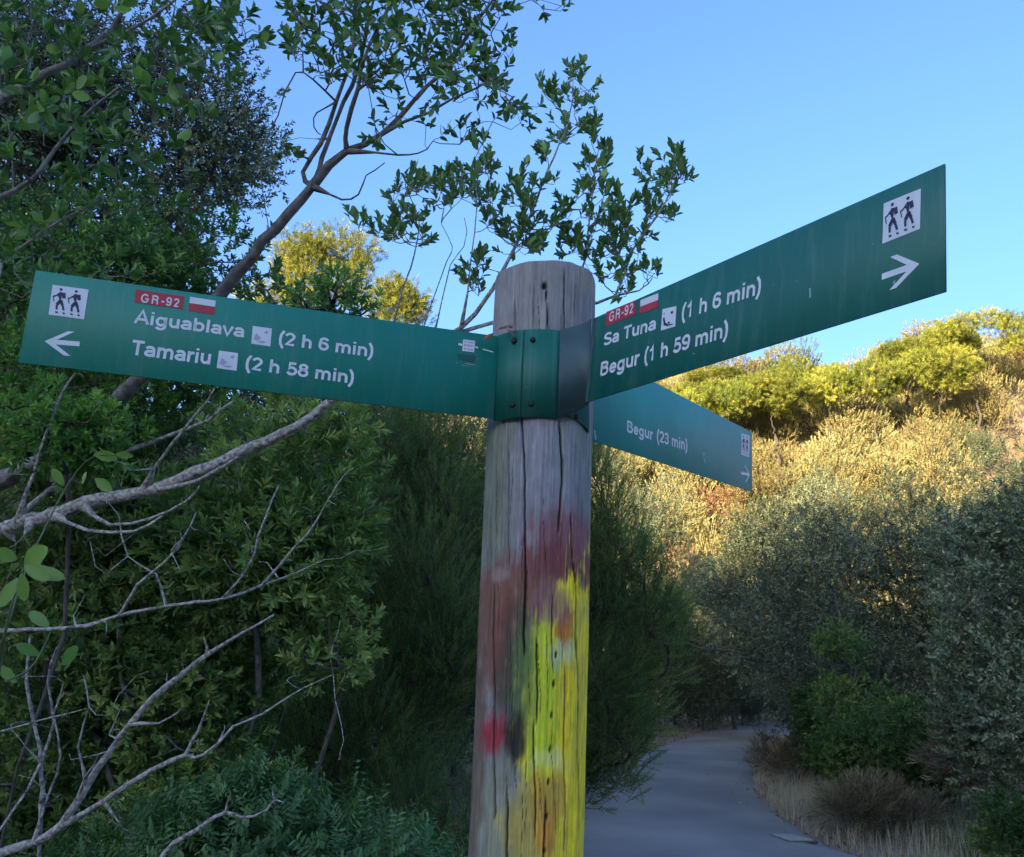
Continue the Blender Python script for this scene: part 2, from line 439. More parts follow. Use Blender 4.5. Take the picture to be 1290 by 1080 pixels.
for x, y in ((701, 824), (698, 861), (695, 901), (693, 944), (691, 985), (689, 1029), (686, 1072)): hole(x, y, .022, 4.5)
hole(688, 360, .05, 4, .01); hole(690, 371, .02, 8, .004)
PYc = PYv
# wood and paint colours
def mix(c, col, m): return c * (1 - m[..., None]) + np.array(col) * m[..., None]
def blob(x, y, rx, ry, soft=.35, n=.35, seed=1):
    """soft-edged sprayed patch in (post x, height) units"""
    u = (x - center_x(y)) / hw(y); q = np.sqrt(((U_ - u) / (rx / 65.)) ** 2 + ((PYc - y) / ry) ** 2)
    q = q + (vnoise(U_ * 9 + 30, PYc / 22 + 10, seed) - .5) * n * 2 * .6 + (vnoise(U_ * 40 + 30, PYc / 60 + 10, seed + 3) - .5) * n * .5
    q = q + (vnoise(U_ * 25 + 30, PYc / 6 + 10, seed + 5) - .5) * n * .5
    q = q + (vnoise(TH * 55 + 90, ZZ * 9 + 30, seed + 7) - .5) * .30 + (vnoise(TH * 24 + 50, ZZ * 30 + 20, seed + 9) - .5) * .22
    return sstep((1 - q) / (soft * 1.15) + .5) * front
c = np.zeros(TH.shape + (3,)) + np.array([.215, .21, .19])
c *= (.72 + .42 * gr + .25 * gr2)[..., None]
big = vnoise(TH * 2.2 + 12, ZZ * 3.5 + 9, 21)
c = mix(c, (.26, .26, .285), np.clip(big * 1.6 - .6, 0, .6))
c = mix(c, (.15, .165, .10), np.clip((-.25 - U_) * 1.8 + (gr - .5), 0, .75) * (PYc > 525) * front * sstep((760 - PYc) / 100))
c = mix(c, (.20, .24, .17), blob(715, 560, 24, 60, .8) * .6)
c = mix(c, (.28, .265, .31), blob(695, 600, 40, 90, .9) * .55)
c = mix(c, (.27, .24, .22), (PYc < 420) * .35)
c = mix(c, (.36, .30, .20), blob(737, 345, 14, 18, .8) * .6)
c = mix(c, (.25, .07, .08), blob(715, 685, 46, 52, .8) * .8)
c = mix(c, (.20, .055, .05), blob(698, 735, 62, 50, .6) * .9)
c = mix(c, (.20, .085, .05), blob(640, 800, 58, 80, .6) * .85)
c = mix(c, (.22, .045, .03), blob(640, 815, 14, 60, .9) * .6)
c = mix(c, (.36, .27, .24), blob(637, 725, 9, 7, 1.0, .9) * .45)
c = mix(c, (.05, .06, .04), blob(652, 870, 22, 110, .7) * .75)
c = mix(c, (.25, .26, .18), blob(630, 1040, 30, 90, .7) * .7)
c = mix(c, (.14, .095, .065), blob(604, 960, 11, 150, .6) * .8)
yl = (.95, .72, .025)
ym = np.maximum.reduce([blob(727, 1000, 46, 270, .25, .25, 5), blob(704, 895, 44, 120, .3, .3, 6), blob(716, 760, 17, 34, .35, .4, 7), blob(700, 940, 40, 70, .3, .3, 9)])
chip = np.clip((vnoise(TH * 60 + 90, ZZ * 14 + 30, 71) * .6 + vnoise(TH * 30 + 90, ZZ * 60 + 30, 72) * .4 - .63) * 9, 0, 1)
c = mix(c, yl, ym * (1 - .35 * chip))
c = mix(c, (.62, .50, .06), ym * np.clip((vnoise(TH * 14 + 40, ZZ * 9 + 12, 73) - .55) * 3, 0, .55))
c = mix(c, (.50, .62, .03), blob(683, 880, 18, 105, .7, .4, 15) * .8)
c = mix(c, (.10, .17, .05), blob(662, 860, 13, 80, .9, .5, 16) * .75)
c = mix(c, (.50, .38, .06), blob(668, 1050, 32, 60, .8) * .8)
c = mix(c, (.55, .17, .03), blob(712, 792, 10, 24, .6, .5, 17) * .9)
c = mix(c, (.42, .56, .40), blob(705, 822, 13, 16, .9, .9, 18) * .55)
c = mix(c, (.52, .30, .05), blob(690, 1010, 20, 35, .7, .5, 19) * .85)
c = mix(c, (.60, .24, .04), blob(686, 1055, 12, 30, .7, .5, 20) * .8)
c = mix(c, (.75, .72, .35), blob(692, 958, 17, 12, 1.0, 1.3, 22) * .4)
c = mix(c, (.30, .14, .14), blob(696, 760, 20, 26, .8, .6, 25) * .7)
c = mix(c, (.36, .015, .035), blob(627, 929, 15, 23, 1.1, .7, 23) * .85)
c = mix(c, (.012, .015, .015), blob(652, 930, 11, 32, .8, .3, 24) * .92)
c *= (.86 + .26 * gr2)[..., None]
mot = vnoise(TH * 9 + 30, ZZ * 40 + 10, 61) * .6 + vnoise(TH * 30 + 30, ZZ * 110 + 10, 62) * .4
c *= (.78 + .44 * mot)[..., None]
c = mix(c, (.02, .017, .015), np.clip(crk * 1.15, 0, .93))
XX = PX + r_ * np.cos(fang + TH); YY = PY + r_ * np.sin(fang + TH)
# sawn top, slightly uneven
last = ZZ[-1] + .004 * np.sin(TH[-1] * 1.0 + .4) + .0025 * (vnoise(TH[-1] * 6 + 30, TH[-1] * 0 + 3, 31) - .5) + .004 * U_[-1] * 0
ZZ = ZZ + (sstep((ZZ - (ztop - .05)) / .05) * (last - ztop)[None])
rt = sstep((ZZ - (ztop - .008)) / .012)[..., None]
V = np.stack([XX, YY, ZZ], -1); V[..., :2] += (np.array([PX, PY]) - V[..., :2]) * rt * .012
nf = len(fa); nz_ = len(zs)
Vf = topx(V.reshape(-1, 3)); cf = c.reshape(-1, 3)
i = np.arange(nz_ - 1)[:, None] * nf; j = np.arange(nf)[None]; j2 = (j + 1) % nf
Fq = np.stack([i + j, i + j2, i + nf + j2, i + nf + j], -1).reshape(-1, 4)
top = len(Vf); Vf = np.r_[Vf, [[0, 0, ztop - GB]]]; cf = np.r_[cf, [[.3, .25, .2]]]
jj = np.arange(nf); Fq = np.r_[Fq, np.stack([(nz_ - 1) * nf + jj, (nz_ - 1) * nf + (jj + 1) % nf, np.full(nf, top), np.full(nf, top)], -1)]
wm, t_, b_ = mat_base('weathered_painted_wood')
at = t_.nodes.new('ShaderNodeAttribute'); at.attribute_name = 'paint'; tc = t_.nodes.new('ShaderNodeTexCoord')
mpg = t_.nodes.new('ShaderNodeMapping'); mpg.inputs['Scale'].default_value = (260, 260, 9)
nz = t_.nodes.new('ShaderNodeTexNoise'); nz.inputs['Scale'].default_value = 1; nz.inputs['Detail'].default_value = 6
t_.links.new(tc.outputs['Object'], mpg.inputs[0]); t_.links.new(mpg.outputs[0], nz.inputs[0])
mr = t_.nodes.new('ShaderNodeMapRange'); mr.inputs[1].default_value = .3; mr.inputs[2].default_value = .7; mr.inputs[3].default_value = .78; mr.inputs[4].default_value = 1.2
t_.links.new(nz.outputs['Fac'], mr.inputs[0]); sc_ = t_.nodes.new('ShaderNodeVectorMath'); sc_.operation = 'SCALE'
t_.links.new(at.outputs['Color'], sc_.inputs[0]); t_.links.new(mr.outputs[0], sc_.inputs['Scale']); t_.links.new(sc_.outputs[0], b_.inputs['Base Color'])
bp = t_.nodes.new('ShaderNodeBump'); bp.inputs['Strength'].default_value = .5; bp.inputs['Distance'].default_value = .002
t_.links.new(nz.outputs['Fac'], bp.inputs['Height']); t_.links.new(bp.outputs[0], b_.inputs['Normal'])
b_.inputs['Roughness'].default_value = .7; b_.inputs['Specular IOR Level'].default_value = .3
# triangles for the cap, quads elsewhere: drop the degenerate corner
Ft = np.r_[Fq[:-nf][:, [0, 1, 2]], Fq[:-nf][:, [0, 2, 3]], Fq[-nf:][:, :3]]
obj('post', mkmesh('post', Vf, Ft, wm, col=cf, smooth=True), sp)

# --- boards
def enamel(name, c, rough, spec):
    m = flat(name, c, rough, spec=spec, noise=.10, nscale=5); t, b = m.node_tree, m.node_tree.nodes['Principled BSDF']
    src = b.inputs['Base Color'].links[0].from_socket
    tc = t.nodes.new('ShaderNodeTexCoord'); mp = t.nodes.new('ShaderNodeMapping'); mp.inputs['Scale'].default_value = (38, 5, 1)
    a = t.nodes.new('ShaderNodeTexNoise'); a.inputs['Scale'].default_value = 1.3; a.inputs['Detail'].default_value = 9; a.inputs['Roughness'].default_value = .65
    d = t.nodes.new('ShaderNodeTexNoise'); d.inputs['Scale'].default_value = 130; d.inputs['Detail'].default_value = 3
    t.links.new(tc.outputs['Object'], mp.inputs[0]); t.links.new(mp.outputs[0], a.inputs[0]); t.links.new(tc.outputs['Object'], d.inputs[0])
    r1_ = t.nodes.new('ShaderNodeMapRange'); r1_.inputs[1].default_value = .5; r1_.inputs[2].default_value = .85; r1_.inputs[4].default_value = .42
    r2_ = t.nodes.new('ShaderNodeMapRange'); r2_.inputs[1].default_value = .69; r2_.inputs[2].default_value = .75; r2_.inputs[4].default_value = .45
    t.links.new(a.outputs['Fac'], r1_.inputs[0]); t.links.new(d.outputs['Fac'], r2_.inputs[0])
    mxx = t.nodes.new('ShaderNodeMath'); mxx.operation = 'MAXIMUM'; t.links.new(r1_.outputs[0], mxx.inputs[0]); t.links.new(r2_.outputs[0], mxx.inputs[1])
    cm = t.nodes.new('ShaderNodeMixRGB'); cm.inputs[2].default_value = (.16, .27, .22, 1); t.links.new(mxx.outputs[0], cm.inputs[0]); t.links.new(src, cm.inputs[1])
    t.links.new(cm.outputs[0], b.inputs['Base Color'])
    w = t.nodes.new('ShaderNodeTexNoise'); w.inputs['Scale'].default_value = 9; w.inputs['Detail'].default_value = 2; t.links.new(tc.outputs['Object'], w.inputs[0])
    bp_ = t.nodes.new('ShaderNodeBump'); bp_.inputs['Strength'].default_value = .35; bp_.inputs['Distance'].default_value = .006
    t.links.new(w.outputs['Fac'], bp_.inputs['Height']); t.links.new(bp_.outputs[0], b.inputs['Normal'])
    rr = t.nodes.new('ShaderNodeMapRange'); rr.inputs[3].default_value = rough - .08; rr.inputs[4].default_value = rough + .2
    t.links.new(a.outputs['Fac'], rr.inputs[0]); t.links.new(rr.outputs[0], b.inputs['Roughness'])
    return m
green = enamel('green_enamel', (.004, .185, .135), .5, .4)
green2 = enamel('green_enamel_darker', (.003, .118, .092), .45, .45)  # darker tone of the green enamel, for the right board
clampg = enamel('green_enamel_clamp', (.003, .115, .085), .5, .4)
white = flat('white_film', (.62, .66, .70), .5, noise=.06, nscale=30)
redf = flat('red_film', (.42, .018, .035), .5, noise=.1, nscale=40)
navy = flat('dark_ink', (.018, .015, .06), .5)
mauve = flat('faded_ink', (.40, .36, .48), .6)
sheen_grey = flat('sky_sheen_grey', (.035, .075, .08), .55, metal=.0, noise=.18, nscale=25)  # grey of the sky mirrored in the bent sheet, painted as colour
dark = flat('dark_bolt', (.02, .025, .025), .5, metal=.4)
BD = {'L': (.83825, .17, [-.4337, -.1474, 1.6827], [.95877, .1112, .26152], [-.04234, .96589, -.25548]),
      'R': (.75611, .17, [.3386, -.1883, 1.4324], [.49954, -.15113, -.85301], [-.10302, .96731, -.23171]),
      'B': (.7904, .187, [.5433, .0445, 2.4988], [.50832, .14989, .84802], [-.03089, .98728, -.15599])}
class Board:
    def __init__(s, k):
        L, H, t, x, y = BD[k]; s.L, s.H = L, H
        s.o = C2W @ np.array(t) + EYE; s.x = nrm(C2W @ np.array(x)); s.u = nrm(-(C2W @ np.array(y)))
        s.n = np.cross(s.x, s.u); s.tc, s.xc, s.uc = np.array(t), np.array(x), -np.array(y)
        if np.dot(s.n, EYE - s.o) < 0: s.n = -s.n
        s.M = Matrix([[*map(float, r)] for r in np.c_[s.x, s.u, s.n, topx(s.o)]] + [[0, 0, 0, 1]])
    def uv(s, px, py):
        r = C2W @ np.array([(px - 645) / F, (py - 540) / F, 1.0]); t = np.dot(s.o - EYE, s.n) / np.dot(r, s.n)
        q = EYE + r * t - s.o; return np.array([np.dot(q, s.x), np.dot(q, s.u)])
    def w(s, u, v, h=0): return s.o + s.x * u + s.u * v + s.n * h
def box_uv(u0, u1, v0, v1, h0, h1, nu=1, nv=1, bev=0):
    V = [[a, b, h] for h in (h0, h1) for b in (v0, v1) for a in (u0, u1)]
    return np.array(V), np.array([[0, 2, 3, 1], [4, 5, 7, 6], [0, 1, 5, 4], [2, 6, 7, 3], [0, 4, 6, 2], [1, 3, 7, 5]])
def polymesh(name, polys, mat, z0, z1=None):
    """flat film pieces (convex polygons), in board coordinates"""
    me = bpy.data.meshes.new(name); vs, fs = [], []
    for pg in polys:
        b = len(vs); n = len(pg); vs += [(float(a), float(c_), z0) for a, c_ in pg]; fs.append(list(range(b, b + n)))
    me.from_pydata(vs, [], fs); me.materials.append(mat); return me
def stroke(a, b, w):
    a = np.array(a, float); b = np.array(b, float); d = nrm(b - a); n = np.array([-d[1], d[0]]) * w / 2
    return [a - n, b - n, b + n, a + n]
def disc(c_, r, n=12, ry=None): return [(c_[0] + r * math.cos(k / n * 2 * math.pi), c_[1] + (ry or r) * math.sin(k / n * 2 * math.pi)) for k in range(n)]
def arc(cx, cy, rx, ry, a0, a1, n=10):
    return [(cx + rx * math.cos(math.radians(a)), cy + ry * math.sin(math.radians(a))) for a in np.linspace(a0, a1, n)]
SW = .128; hs_ = SW / 2; XH = .53; CH = .729
def _bowl(cx, r=.19): return arc(cx, XH / 2, r, XH / 2 - hs_, 0, 360, 22)
GL = {   # centre lines of a plain grotesque alphabet: (advance, strokes)
 'A': (.69, [[(.05, 0), (.345, CH), (.64, 0)], [(.14, .24), (.55, .24)]]),
 'B': (.70, [[(.13, hs_), (.13, CH - hs_), (.36, CH - hs_)] + arc(.38, .545, .17, .12, 90, -90, 9) + [(.13, .425)], [(.13, .40), (.38, .40)] + arc(.40, .232, .19, .168, 90, -90, 10) + [(.13, hs_)]]),
 'G': (.78, [arc(.40, CH / 2, .31, CH / 2 - hs_ + .01, 38, 325, 22) + [(.68, .22), (.68, .34)], [(.42, .34), (.74, .34)]]),
 'R': (.72, [[(.13, 0), (.13, CH - hs_), (.38, CH - hs_)] + arc(.40, .52, .19, .145, 90, -90, 10) + [(.13, .375)], [(.42, .375), (.56, .30), (.60, 0)]]),
 'S': (.67, [arc(.335, .53, .24, .135, 20, 180, 10) + [(.11, .46), (.30, .38), (.50, .33)] + arc(.335, .20, .25, .14, 40, -170, 14)]),
 'T': (.62, [[(.03, CH - hs_), (.59, CH - hs_)], [(.31, 0), (.31, CH - hs_)]]),
 'a': (.56, [arc(.27, .345, .18, .13, 160, 20, 8) + [(.455, .30), (.455, .10), (.50, .02)], arc(.27, .17, .19, .105, 55, 300, 14) + [(.44, .14)]]),
 'b': (.61, [[(.12, 0), (.12, CH)], _bowl(.32)]),
 'e': (.57, [[(.10, .265), (.47, .265)] + arc(.285, XH / 2, .19, XH / 2 - hs_, 5, 325, 20)]),
 'g': (.61, [_bowl(.29), [(.49, XH), (.49, 0)] + arc(.285, 0, .205, .15, -5, -160, 10)]),
 'h': (.59, [[(.12, 0), (.12, CH)], [(.12, .30)] + arc(.30, .30, .17, .165, 160, 0, 10) + [(.47, 0)]]),
 'i': (.26, [[(.13, 0), (.13, XH)], [(.13, .62), (.13, CH)]]),
 'l': (.26, [[(.13, 0), (.13, CH)]]),
 'm': (.88, [[(.12, 0), (.12, XH)], [(.12, .32)] + arc(.28, .32, .15, .147, 160, 0, 9) + [(.43, 0)], [(.43, .32)] + arc(.60, .32, .155, .147, 160, 0, 9) + [(.755, 0)]]),
 'n': (.59, [[(.12, 0), (.12, XH)], [(.12, .30)] + arc(.30, .30, .17, .165, 160, 0, 10) + [(.47, 0)]]),
 'r': (.38, [[(.12, 0), (.12, XH)], [(.12, .30), (.17, .41), (.27, .465), (.37, .46)]]),
 'u': (.59, [[(.12, XH), (.12, .23)] + arc(.29, .23, .17, .165, 180, 340, 10), [(.47, 0), (.47, XH)]]),
 'v': (.54, [[(.05, XH), (.27, .02), (.49, XH)]]),
 '(': (.33, [[(.29, .78), (.16, .55), (.13, .30), (.16, .05), (.29, -.19)]]),
 ')': (.33, [[(.04, .78), (.17, .55), (.20, .30), (.17, .05), (.04, -.19)]]),
 '-': (.36, [[(.05, .29), (.31, .29)]]),
 '1': (.56, [[(.10, .52), (.24, .56), (.31, CH), (.31, 0)]]),
 '2': (.56, [arc(.28, .50, .19, .165, 170, -25, 12) + [(.30, .26), (.12, hs_), (.12, hs_), (.50, hs_)]]),
 '3': (.56, [arc(.27, .53, .17, .135, 165, -75, 10) + [(.24, .385)] + arc(.27, .22, .20, .158, 75, -165, 12)]),
 '5': (.56, [[(.46, CH - hs_), (.17, CH - hs_), (.12, .36)] + arc(.27, .245, .21, .185, 130, -160, 14)]),
 '6': (.56, [arc(.29, .50, .19, .165, 20, 150, 8) + [(.09, .40), (.085, .28)] + arc(.28, .235, .195, .175, 180, 480, 20)]),
 '8': (.56, [arc(.28, .535, .165, .13, 0, 360, 18), arc(.28, .225, .20, .163, 0, 360, 18)]),
 '9': (.56, [arc(.27, .229, .19, .165, 200, 330, 8) + [(.47, .33), (.475, .45)] + arc(.28, .494, .195, .175, 0, 300, 20)]),
 ' ': (.28, [])}
def text_mesh(s, mat, offset=.012, spacing=1.0):
    w = (SW + offset * .5) / 2; VV, FF, x = [], [], 0.0
    for ch in s:
        adv, strokes = GL[ch]
        for st in strokes:
            p = [np.array(st[0], float)]
            for q in st[1:]:
                if np.linalg.norm(np.array(q) - p[-1]) > 1e-4: p.append(np.array(q, float))
            closed = np.linalg.norm(p[0] - p[-1]) < 1e-3
            p = np.array(p[:-1] if closed else p); n = len(p)
            prv = np.roll(p, 1, 0); nxt = np.roll(p, -1, 0)
            if not closed: prv[0] = p[0] * 2 - p[1]; nxt[-1] = p[-1] * 2 - p[-2]
            d0 = nrm(p - prv); d1 = nrm(nxt - p); n0 = np.c_[-d0[:, 1], d0[:, 0]]; n1 = np.c_[-d1[:, 1], d1[:, 0]]
            m = nrm(n0 + n1); k = np.minimum(1 / np.maximum((m * n0).sum(1), .2), 1.5)[:, None] * w
            b = len(VV); 
            for a_ in range(n): VV.append([*(p[a_] + m[a_] * k[a_] + [x, 0]), 0]); VV.append([*(p[a_] - m[a_] * k[a_] + [x, 0]), 0])
            for a_ in range(n if closed else n - 1):
                c_ = (a_ + 1) % n; FF.append([b + 2 * a_, b + 2 * a_ + 1, b + 2 * c_ + 1, b + 2 * c_])
        x += adv * spacing
    V = np.array(VV, np.float32); V[:, 2] = np.arange(len(V)) * 0
    return mkmesh('lettering', V, FF, mat), V
HT = .00155
def put_text(bo, board, s, p0, p1, ptop, mat=None, offset=.012, spacing=1.0, h=HT + .0006, name='lettering', label=None):
    """text from photo baseline p0 to p1, with ptop a point on the cap line above p0"""
    me, V = text_mesh(s, mat or white, offset, spacing)
    a = board.uv(*p0); b = board.uv(*p1); d = b - a; W = np.linalg.norm(d); e1 = d / W; e2 = np.array([-e1[1], e1[0]])
    if board.uv(p0[0], p0[1] - 10)[1] < a[1]: e2 = -e2
    ch = abs(np.dot(board.uv(*ptop) - a, e2)); cap = .729
    x0, x1 = V[:, 0].min(), V[:, 0].max()
    q = a + np.outer((V[:, 0] - x0) * W / (x1 - x0), e1) + np.outer(V[:, 1] * ch / cap, e2)
    V2 = np.c_[q, np.full(len(q), h)].astype(np.float32); me.vertices.foreach_set('co', V2.ravel()); me.update()
    me.name = name; return obj(name, me, bo, label)
def quad_uv(board, pts, inset=0): return [board.uv(*p) for p in pts]
def affine(Q):
    """unit square (0..1, y up) -> uv quad given TL,TR,BR,BL"""
    TL, TR, BR, BL = [np.array(q) for q in Q]
    return lambda x, y: (BL * (1 - x) + BR * x) * (1 - y) + (TL * (1 - x) + TR * x) * y
def hikers(bo, board, quad, facing=-1, label=None):
    Q = quad_uv(board, quad); A = affine(Q)
    sq = obj('pictogram_square', polymesh('pictogram_square', [Q], white, HT + .0006), bo, label)
    pl = []
    for ox in (.10, .52):
        def T(pts): return [A(ox + x, y) for x, y in pts]
        def ST(x0, y0, x1, y1, w):
            d = nrm(np.array([x1 - x0, y1 - y0], float)); n = np.array([-d[1], d[0]]) * w * .68
            return T([(x0 - n[0], y0 - n[1]), (x1 - n[0], y1 - n[1]), (x1 + n[0], y1 + n[1]), (x0 + n[0], y0 + n[1])])
        pl.append(T([(.15 + .045 * math.cos(k), .88 + .045 * math.sin(k)) for k in np.linspace(0, 5.6, 9)]))
        pl.append(T([(.12, .80), (.21, .78), (.19, .56), (.12, .55)]))            # trunk, left half
        pl.append(ST(.07, .72, .14, .62, .035))                                   # strap / arm
        pl.append(ST(.235, .78, .265, .60, .07))                                  # rucksack
        pl.append(ST(.13, .76, .04, .66, .03)); pl.append(ST(.04, .66, -.03, .62, .03))
        pl.append(ST(-.04, .62, .0, .45, .02)); pl.append(ST(-.045, .62, .02, .64, .03))
        pl.append(ST(.20, .54, .09, .36, .075)); pl.append(ST(.09, .36, .10, .20, .045))
        pl.append(ST(.19, .50, .25, .36, .06)); pl.append(ST(.25, .36, .30, .20, .045))
        pl.append(T([(.07, .14), (.15, .13), (.16, .09), (.08, .08)])); pl.append(T([(.28, .14), (.35, .12), (.34, .07), (.29, .08)]))
    obj('pictogram', polymesh('pictogram', pl, navy, HT + .0011), sq)
def arrow(bo, board, tip, tail, b1, b2, w):
    t, a, p, q = [board.uv(*v) for v in (tip, tail, b1, b2)]; w_ = w
    # barbs end parallel to the shaft as on the sign
    e = nrm(a - t)
    polys = [stroke(t + e * w_ * .9, a, w_)]
    hs = []
    for b in (p, q):
        hs.append([t, t + e * w_ * 1.45, b + e * w_ * 1.2, b])
    obj('arrow', polymesh('arrow', polys, white, HT + .0006), bo)
    me = polymesh('arrow_head', hs, white, HT + .0008); obj('arrow_head', me, bo)

def make_board(k, label, mat, u0=None, u1=None):
    b = Board(k); L, H = b.L, b.H
    u0 = -L / 2 if u0 is None else u0; u1 = L / 2 if u1 is None else u1
    V, Fc = box_uv(u0, u1, -H / 2, H / 2, -.0015, .0015)
    me = mkmesh('sign_board', V, Fc, mat); o = obj('sign_board', me, sp, label); o.matrix_basis = b.M
    bm = o.modifiers.new('edge', 'BEVEL'); bm.width = .0006; bm.segments = 1
    return o, b
# left board
lo, lb = make_board('L', 'left green board pointing left to Aiguablava and Tamariu', green)
hikers(lo, lb, [(66.5, 359.5), (112, 365.5), (106, 403), (61.5, 397)])
arrow(lo, lb, (56.5, 430.5), (100.5, 434), (86, 418), (81, 448.5), .0085)
badge = obj('route_badge', polymesh('route_badge', [quad_uv(lb, [(171, 365), (232, 374), (230, 390), (169.5, 381.5)])], redf, HT + .0006), lo)
put_text(badge, lb, 'GR-92', (177, 381.5), (225, 388), (178.5, 370.5), offset=.004, spacing=1.25, h=HT + .0011)
fl = obj('flag_badge', polymesh('flag_badge', [quad_uv(lb, [(239.5, 374.5), (272, 379.5), (271, 387.2), (238.5, 382.4)])], white, HT + .0006), lo)
obj('flag_stripe', polymesh('flag_stripe', [quad_uv(lb, [(238.5, 382.9), (271, 387.7), (269.5, 397), (237.5, 392)])], redf, HT + .0006), fl)
put_text(lo, lb, 'Aiguablava', (168.2, 407.3), (307.7, 426), (172, 391), offset=.02)
put_text(lo, lb, 'Tamariu', (164.8, 447.2), (264.5, 460), (167, 428.5), offset=.02)
put_text(lo, lb, '(2 h 6 min)', (350.5, 434.3), (469.5, 450.6), (352.7, 418), offset=.016)
put_text(lo, lb, '(2 h 58 min)', (308.5, 465.5), (445, 484), (310.7, 449), offset=.016)
for q in ([(318.5, 411.3), (342.5, 414.5), (340.5, 437), (316.5, 433.5)], [(276, 442.3), (300, 445.5), (298, 467.7), (273, 464.3)]):
    Q = quad_uv(lb, q); s_ = obj('beach_square', polymesh('beach_square', [Q], white, HT + .0006), lo); A = affine(Q)
    obj('faded_print', polymesh('faded_print', [[A(.08, .25), A(.3, .2), A(.5, .38), A(.35, .5), A(.2, .62)], [A(.6, .7), A(.75, .62), A(.85, .8), A(.7, .85)], [A(.25, .14), A(.6, .1), A(.8, .2), A(.5, .24)]], mauve, HT + .0011), s_)
# small emblem near the post
Q = quad_uv(lb, [(583, 428), (598, 430), (597, 444.5), (582, 442.5)]); A = affine(Q)
em = obj('emblem', polymesh('emblem', [Q, [A(-.35, .62), A(-.03, .6), A(-.03, .42), A(-.35, .45)], [A(1.03, .55), A(1.3, .5), A(1.3, .38), A(1.03, .4)],
     [A(1.7, .42), A(2.6, .3), A(2.6, .2), A(1.7, .32)]], white, HT + .0006), lo)
obj('emblem_mark', polymesh('emblem_mark', [[A(x, y), A(x + .22, y), A(x + .2, y + .13), A(x, y + .16)] for x in (.12, .42, .68) for y in (.12, .45, .74)], mauve, HT + .0011), em)
obj('faded_print', polymesh('faded_print', [[A(-.4, -.3), A(1.2, -.3), A(1.1, -.85), A(-.25, -.75)]], flat('worn_green', (.003, .07, .055), .5), HT + .0006), lo)
obj('scuff_mark', polymesh('scuff_mark', [[A(-.45, -1.05), A(-.3, -1.05), A(-.3, -1.12), A(-.45, -1.12)], [A(.3, -1.0), A(1.1, -1.02), A(1.1, -1.1), A(.3, -1.08)], [A(.0, -1.2), A(.8, -1.2), A(.8, -1.24), A(.0, -1.24)]], flat('worn_white', (.2, .33, .32), .6), HT + .0006), lo)
# right board
ro, rb = make_board('R', 'right green board pointing right to Sa Tuna and Begur, nearest the camera', green2)
hikers(ro, rb, [(1114.7, 257.2), (1161.5, 238.2), (1160.3, 289), (1113, 307.8)])
arrow(ro, rb, (1159.7, 333), (1112.3, 349.5), (1131.5, 321.5), (1130.5, 363.5), .0085)
badge = obj('route_badge', polymesh('route_badge', [quad_uv(rb, [(765, 393.5), (802, 378.5), (802, 396.5), (764.5, 411)])], redf, HT + .0006), ro)
put_text(badge, rb, 'GR-92', (768.3, 406.5), (798.5, 394.5), (768.3, 394.5), offset=.004, spacing=1.2, h=HT + .0011)
fl = obj('flag_badge', polymesh('flag_badge', [quad_uv(rb, [(807.8, 378.7), (830.6, 369.7), (830.4, 378.3), (807.6, 387)])], white, HT + .0006), ro)
obj('flag_stripe', polymesh('flag_stripe', [quad_uv(rb, [(807.6, 387.4), (830.4, 378.7), (830.2, 387.5), (807.4, 396)])], redf, HT + .0006), fl)
put_text(ro, rb, 'Sa Tuna', (761.2, 436.6), (827.5, 415.4), (763.2, 420.5), offset=.016)
put_text(ro, rb, '(1 h 6 min)', (859.5, 403.5), (959.5, 370.5), (860.2, 384.5), offset=.014)
put_text(ro, rb, 'Begur', (757, 474.8), (806, 459.8), (758.5, 457), offset=.014)
put_text(ro, rb, '(1 h 59 min)', (812.5, 457.8), (918, 424.5), (814, 439.5), offset=.014)
Q = quad_uv(rb, [(835.7, 390.2), (853.4, 386.2), (851.8, 411.8), (833.8, 417)]); A = affine(Q)
s_ = obj('beach_square', polymesh('beach_square', [Q], white, HT + .0006), ro)
obj('beach_pictogram', polymesh('beach_pictogram', [[A(.1, .55), A(.2, .6), A(.35, .2), A(.2, .18)], [A(.2, .22), A(.5, .1), A(.55, .18), A(.3, .32)], [A(.45, .25), A(.6, .2), A(.62, .28), A(.5, .34)], [A(.62, .78), A(.8, .8), A(.8, .68), A(.66, .66)], [A(.55, .12), A(.85, .12), A(.85, .17), A(.55, .18)], [A(.1, .75), A(.2, .8), A(.2, .7)]], navy, HT + .0011), s_)
scf = flat('pale_scratch', (.16, .34, .34), .6)
def scratch(bo, b, quads):
    for q in quads: obj('scratch', polymesh('scratch', [[b.uv(*p) for p in q]], scf, HT + .0006), bo)
scratch(ro, rb, [[(1020.5, 364), (1023, 363), (1023.4, 374), (1021, 377)], [(873, 446), (876, 445), (876, 447)], [(1126, 356), (1129, 353), (1130, 359), (1127, 362)]])
# third board
u0 = Board('B').uv(741.5, 520)[0]
bo3, bb = make_board('B', 'rear green board pointing right to Begur, half hidden behind the right board', enamel('green_enamel_rear', (.025, .29, .25), .55, .45), u0=u0)
hikers(bo3, bb, [(932.9, 546.2), (943.5, 549), (943, 576.3), (932.9, 573)])
arrow(bo3, bb, (943.8, 598.4), (932.8, 596), (938, 586.5), (939, 607.8), .0085)
put_text(bo3, bb, 'Begur', (788.8, 544.5), (821.5, 554.7), (788.8, 529.5), offset=.016)
put_text(bo3, bb, '(23 min)', (826.4, 556.2), (865, 568.3), (826.4, 541.2), offset=.016)
scratch(bo3, bb, [[(882, 570), (888, 571), (885.5, 576)], [(885, 577), (887, 578), (888, 585), (886, 583)], [(742.8, 540), (744.5, 540), (744.8, 553), (743, 553)], [(747, 541), (749, 543), (750.5, 554), (748, 554)]])
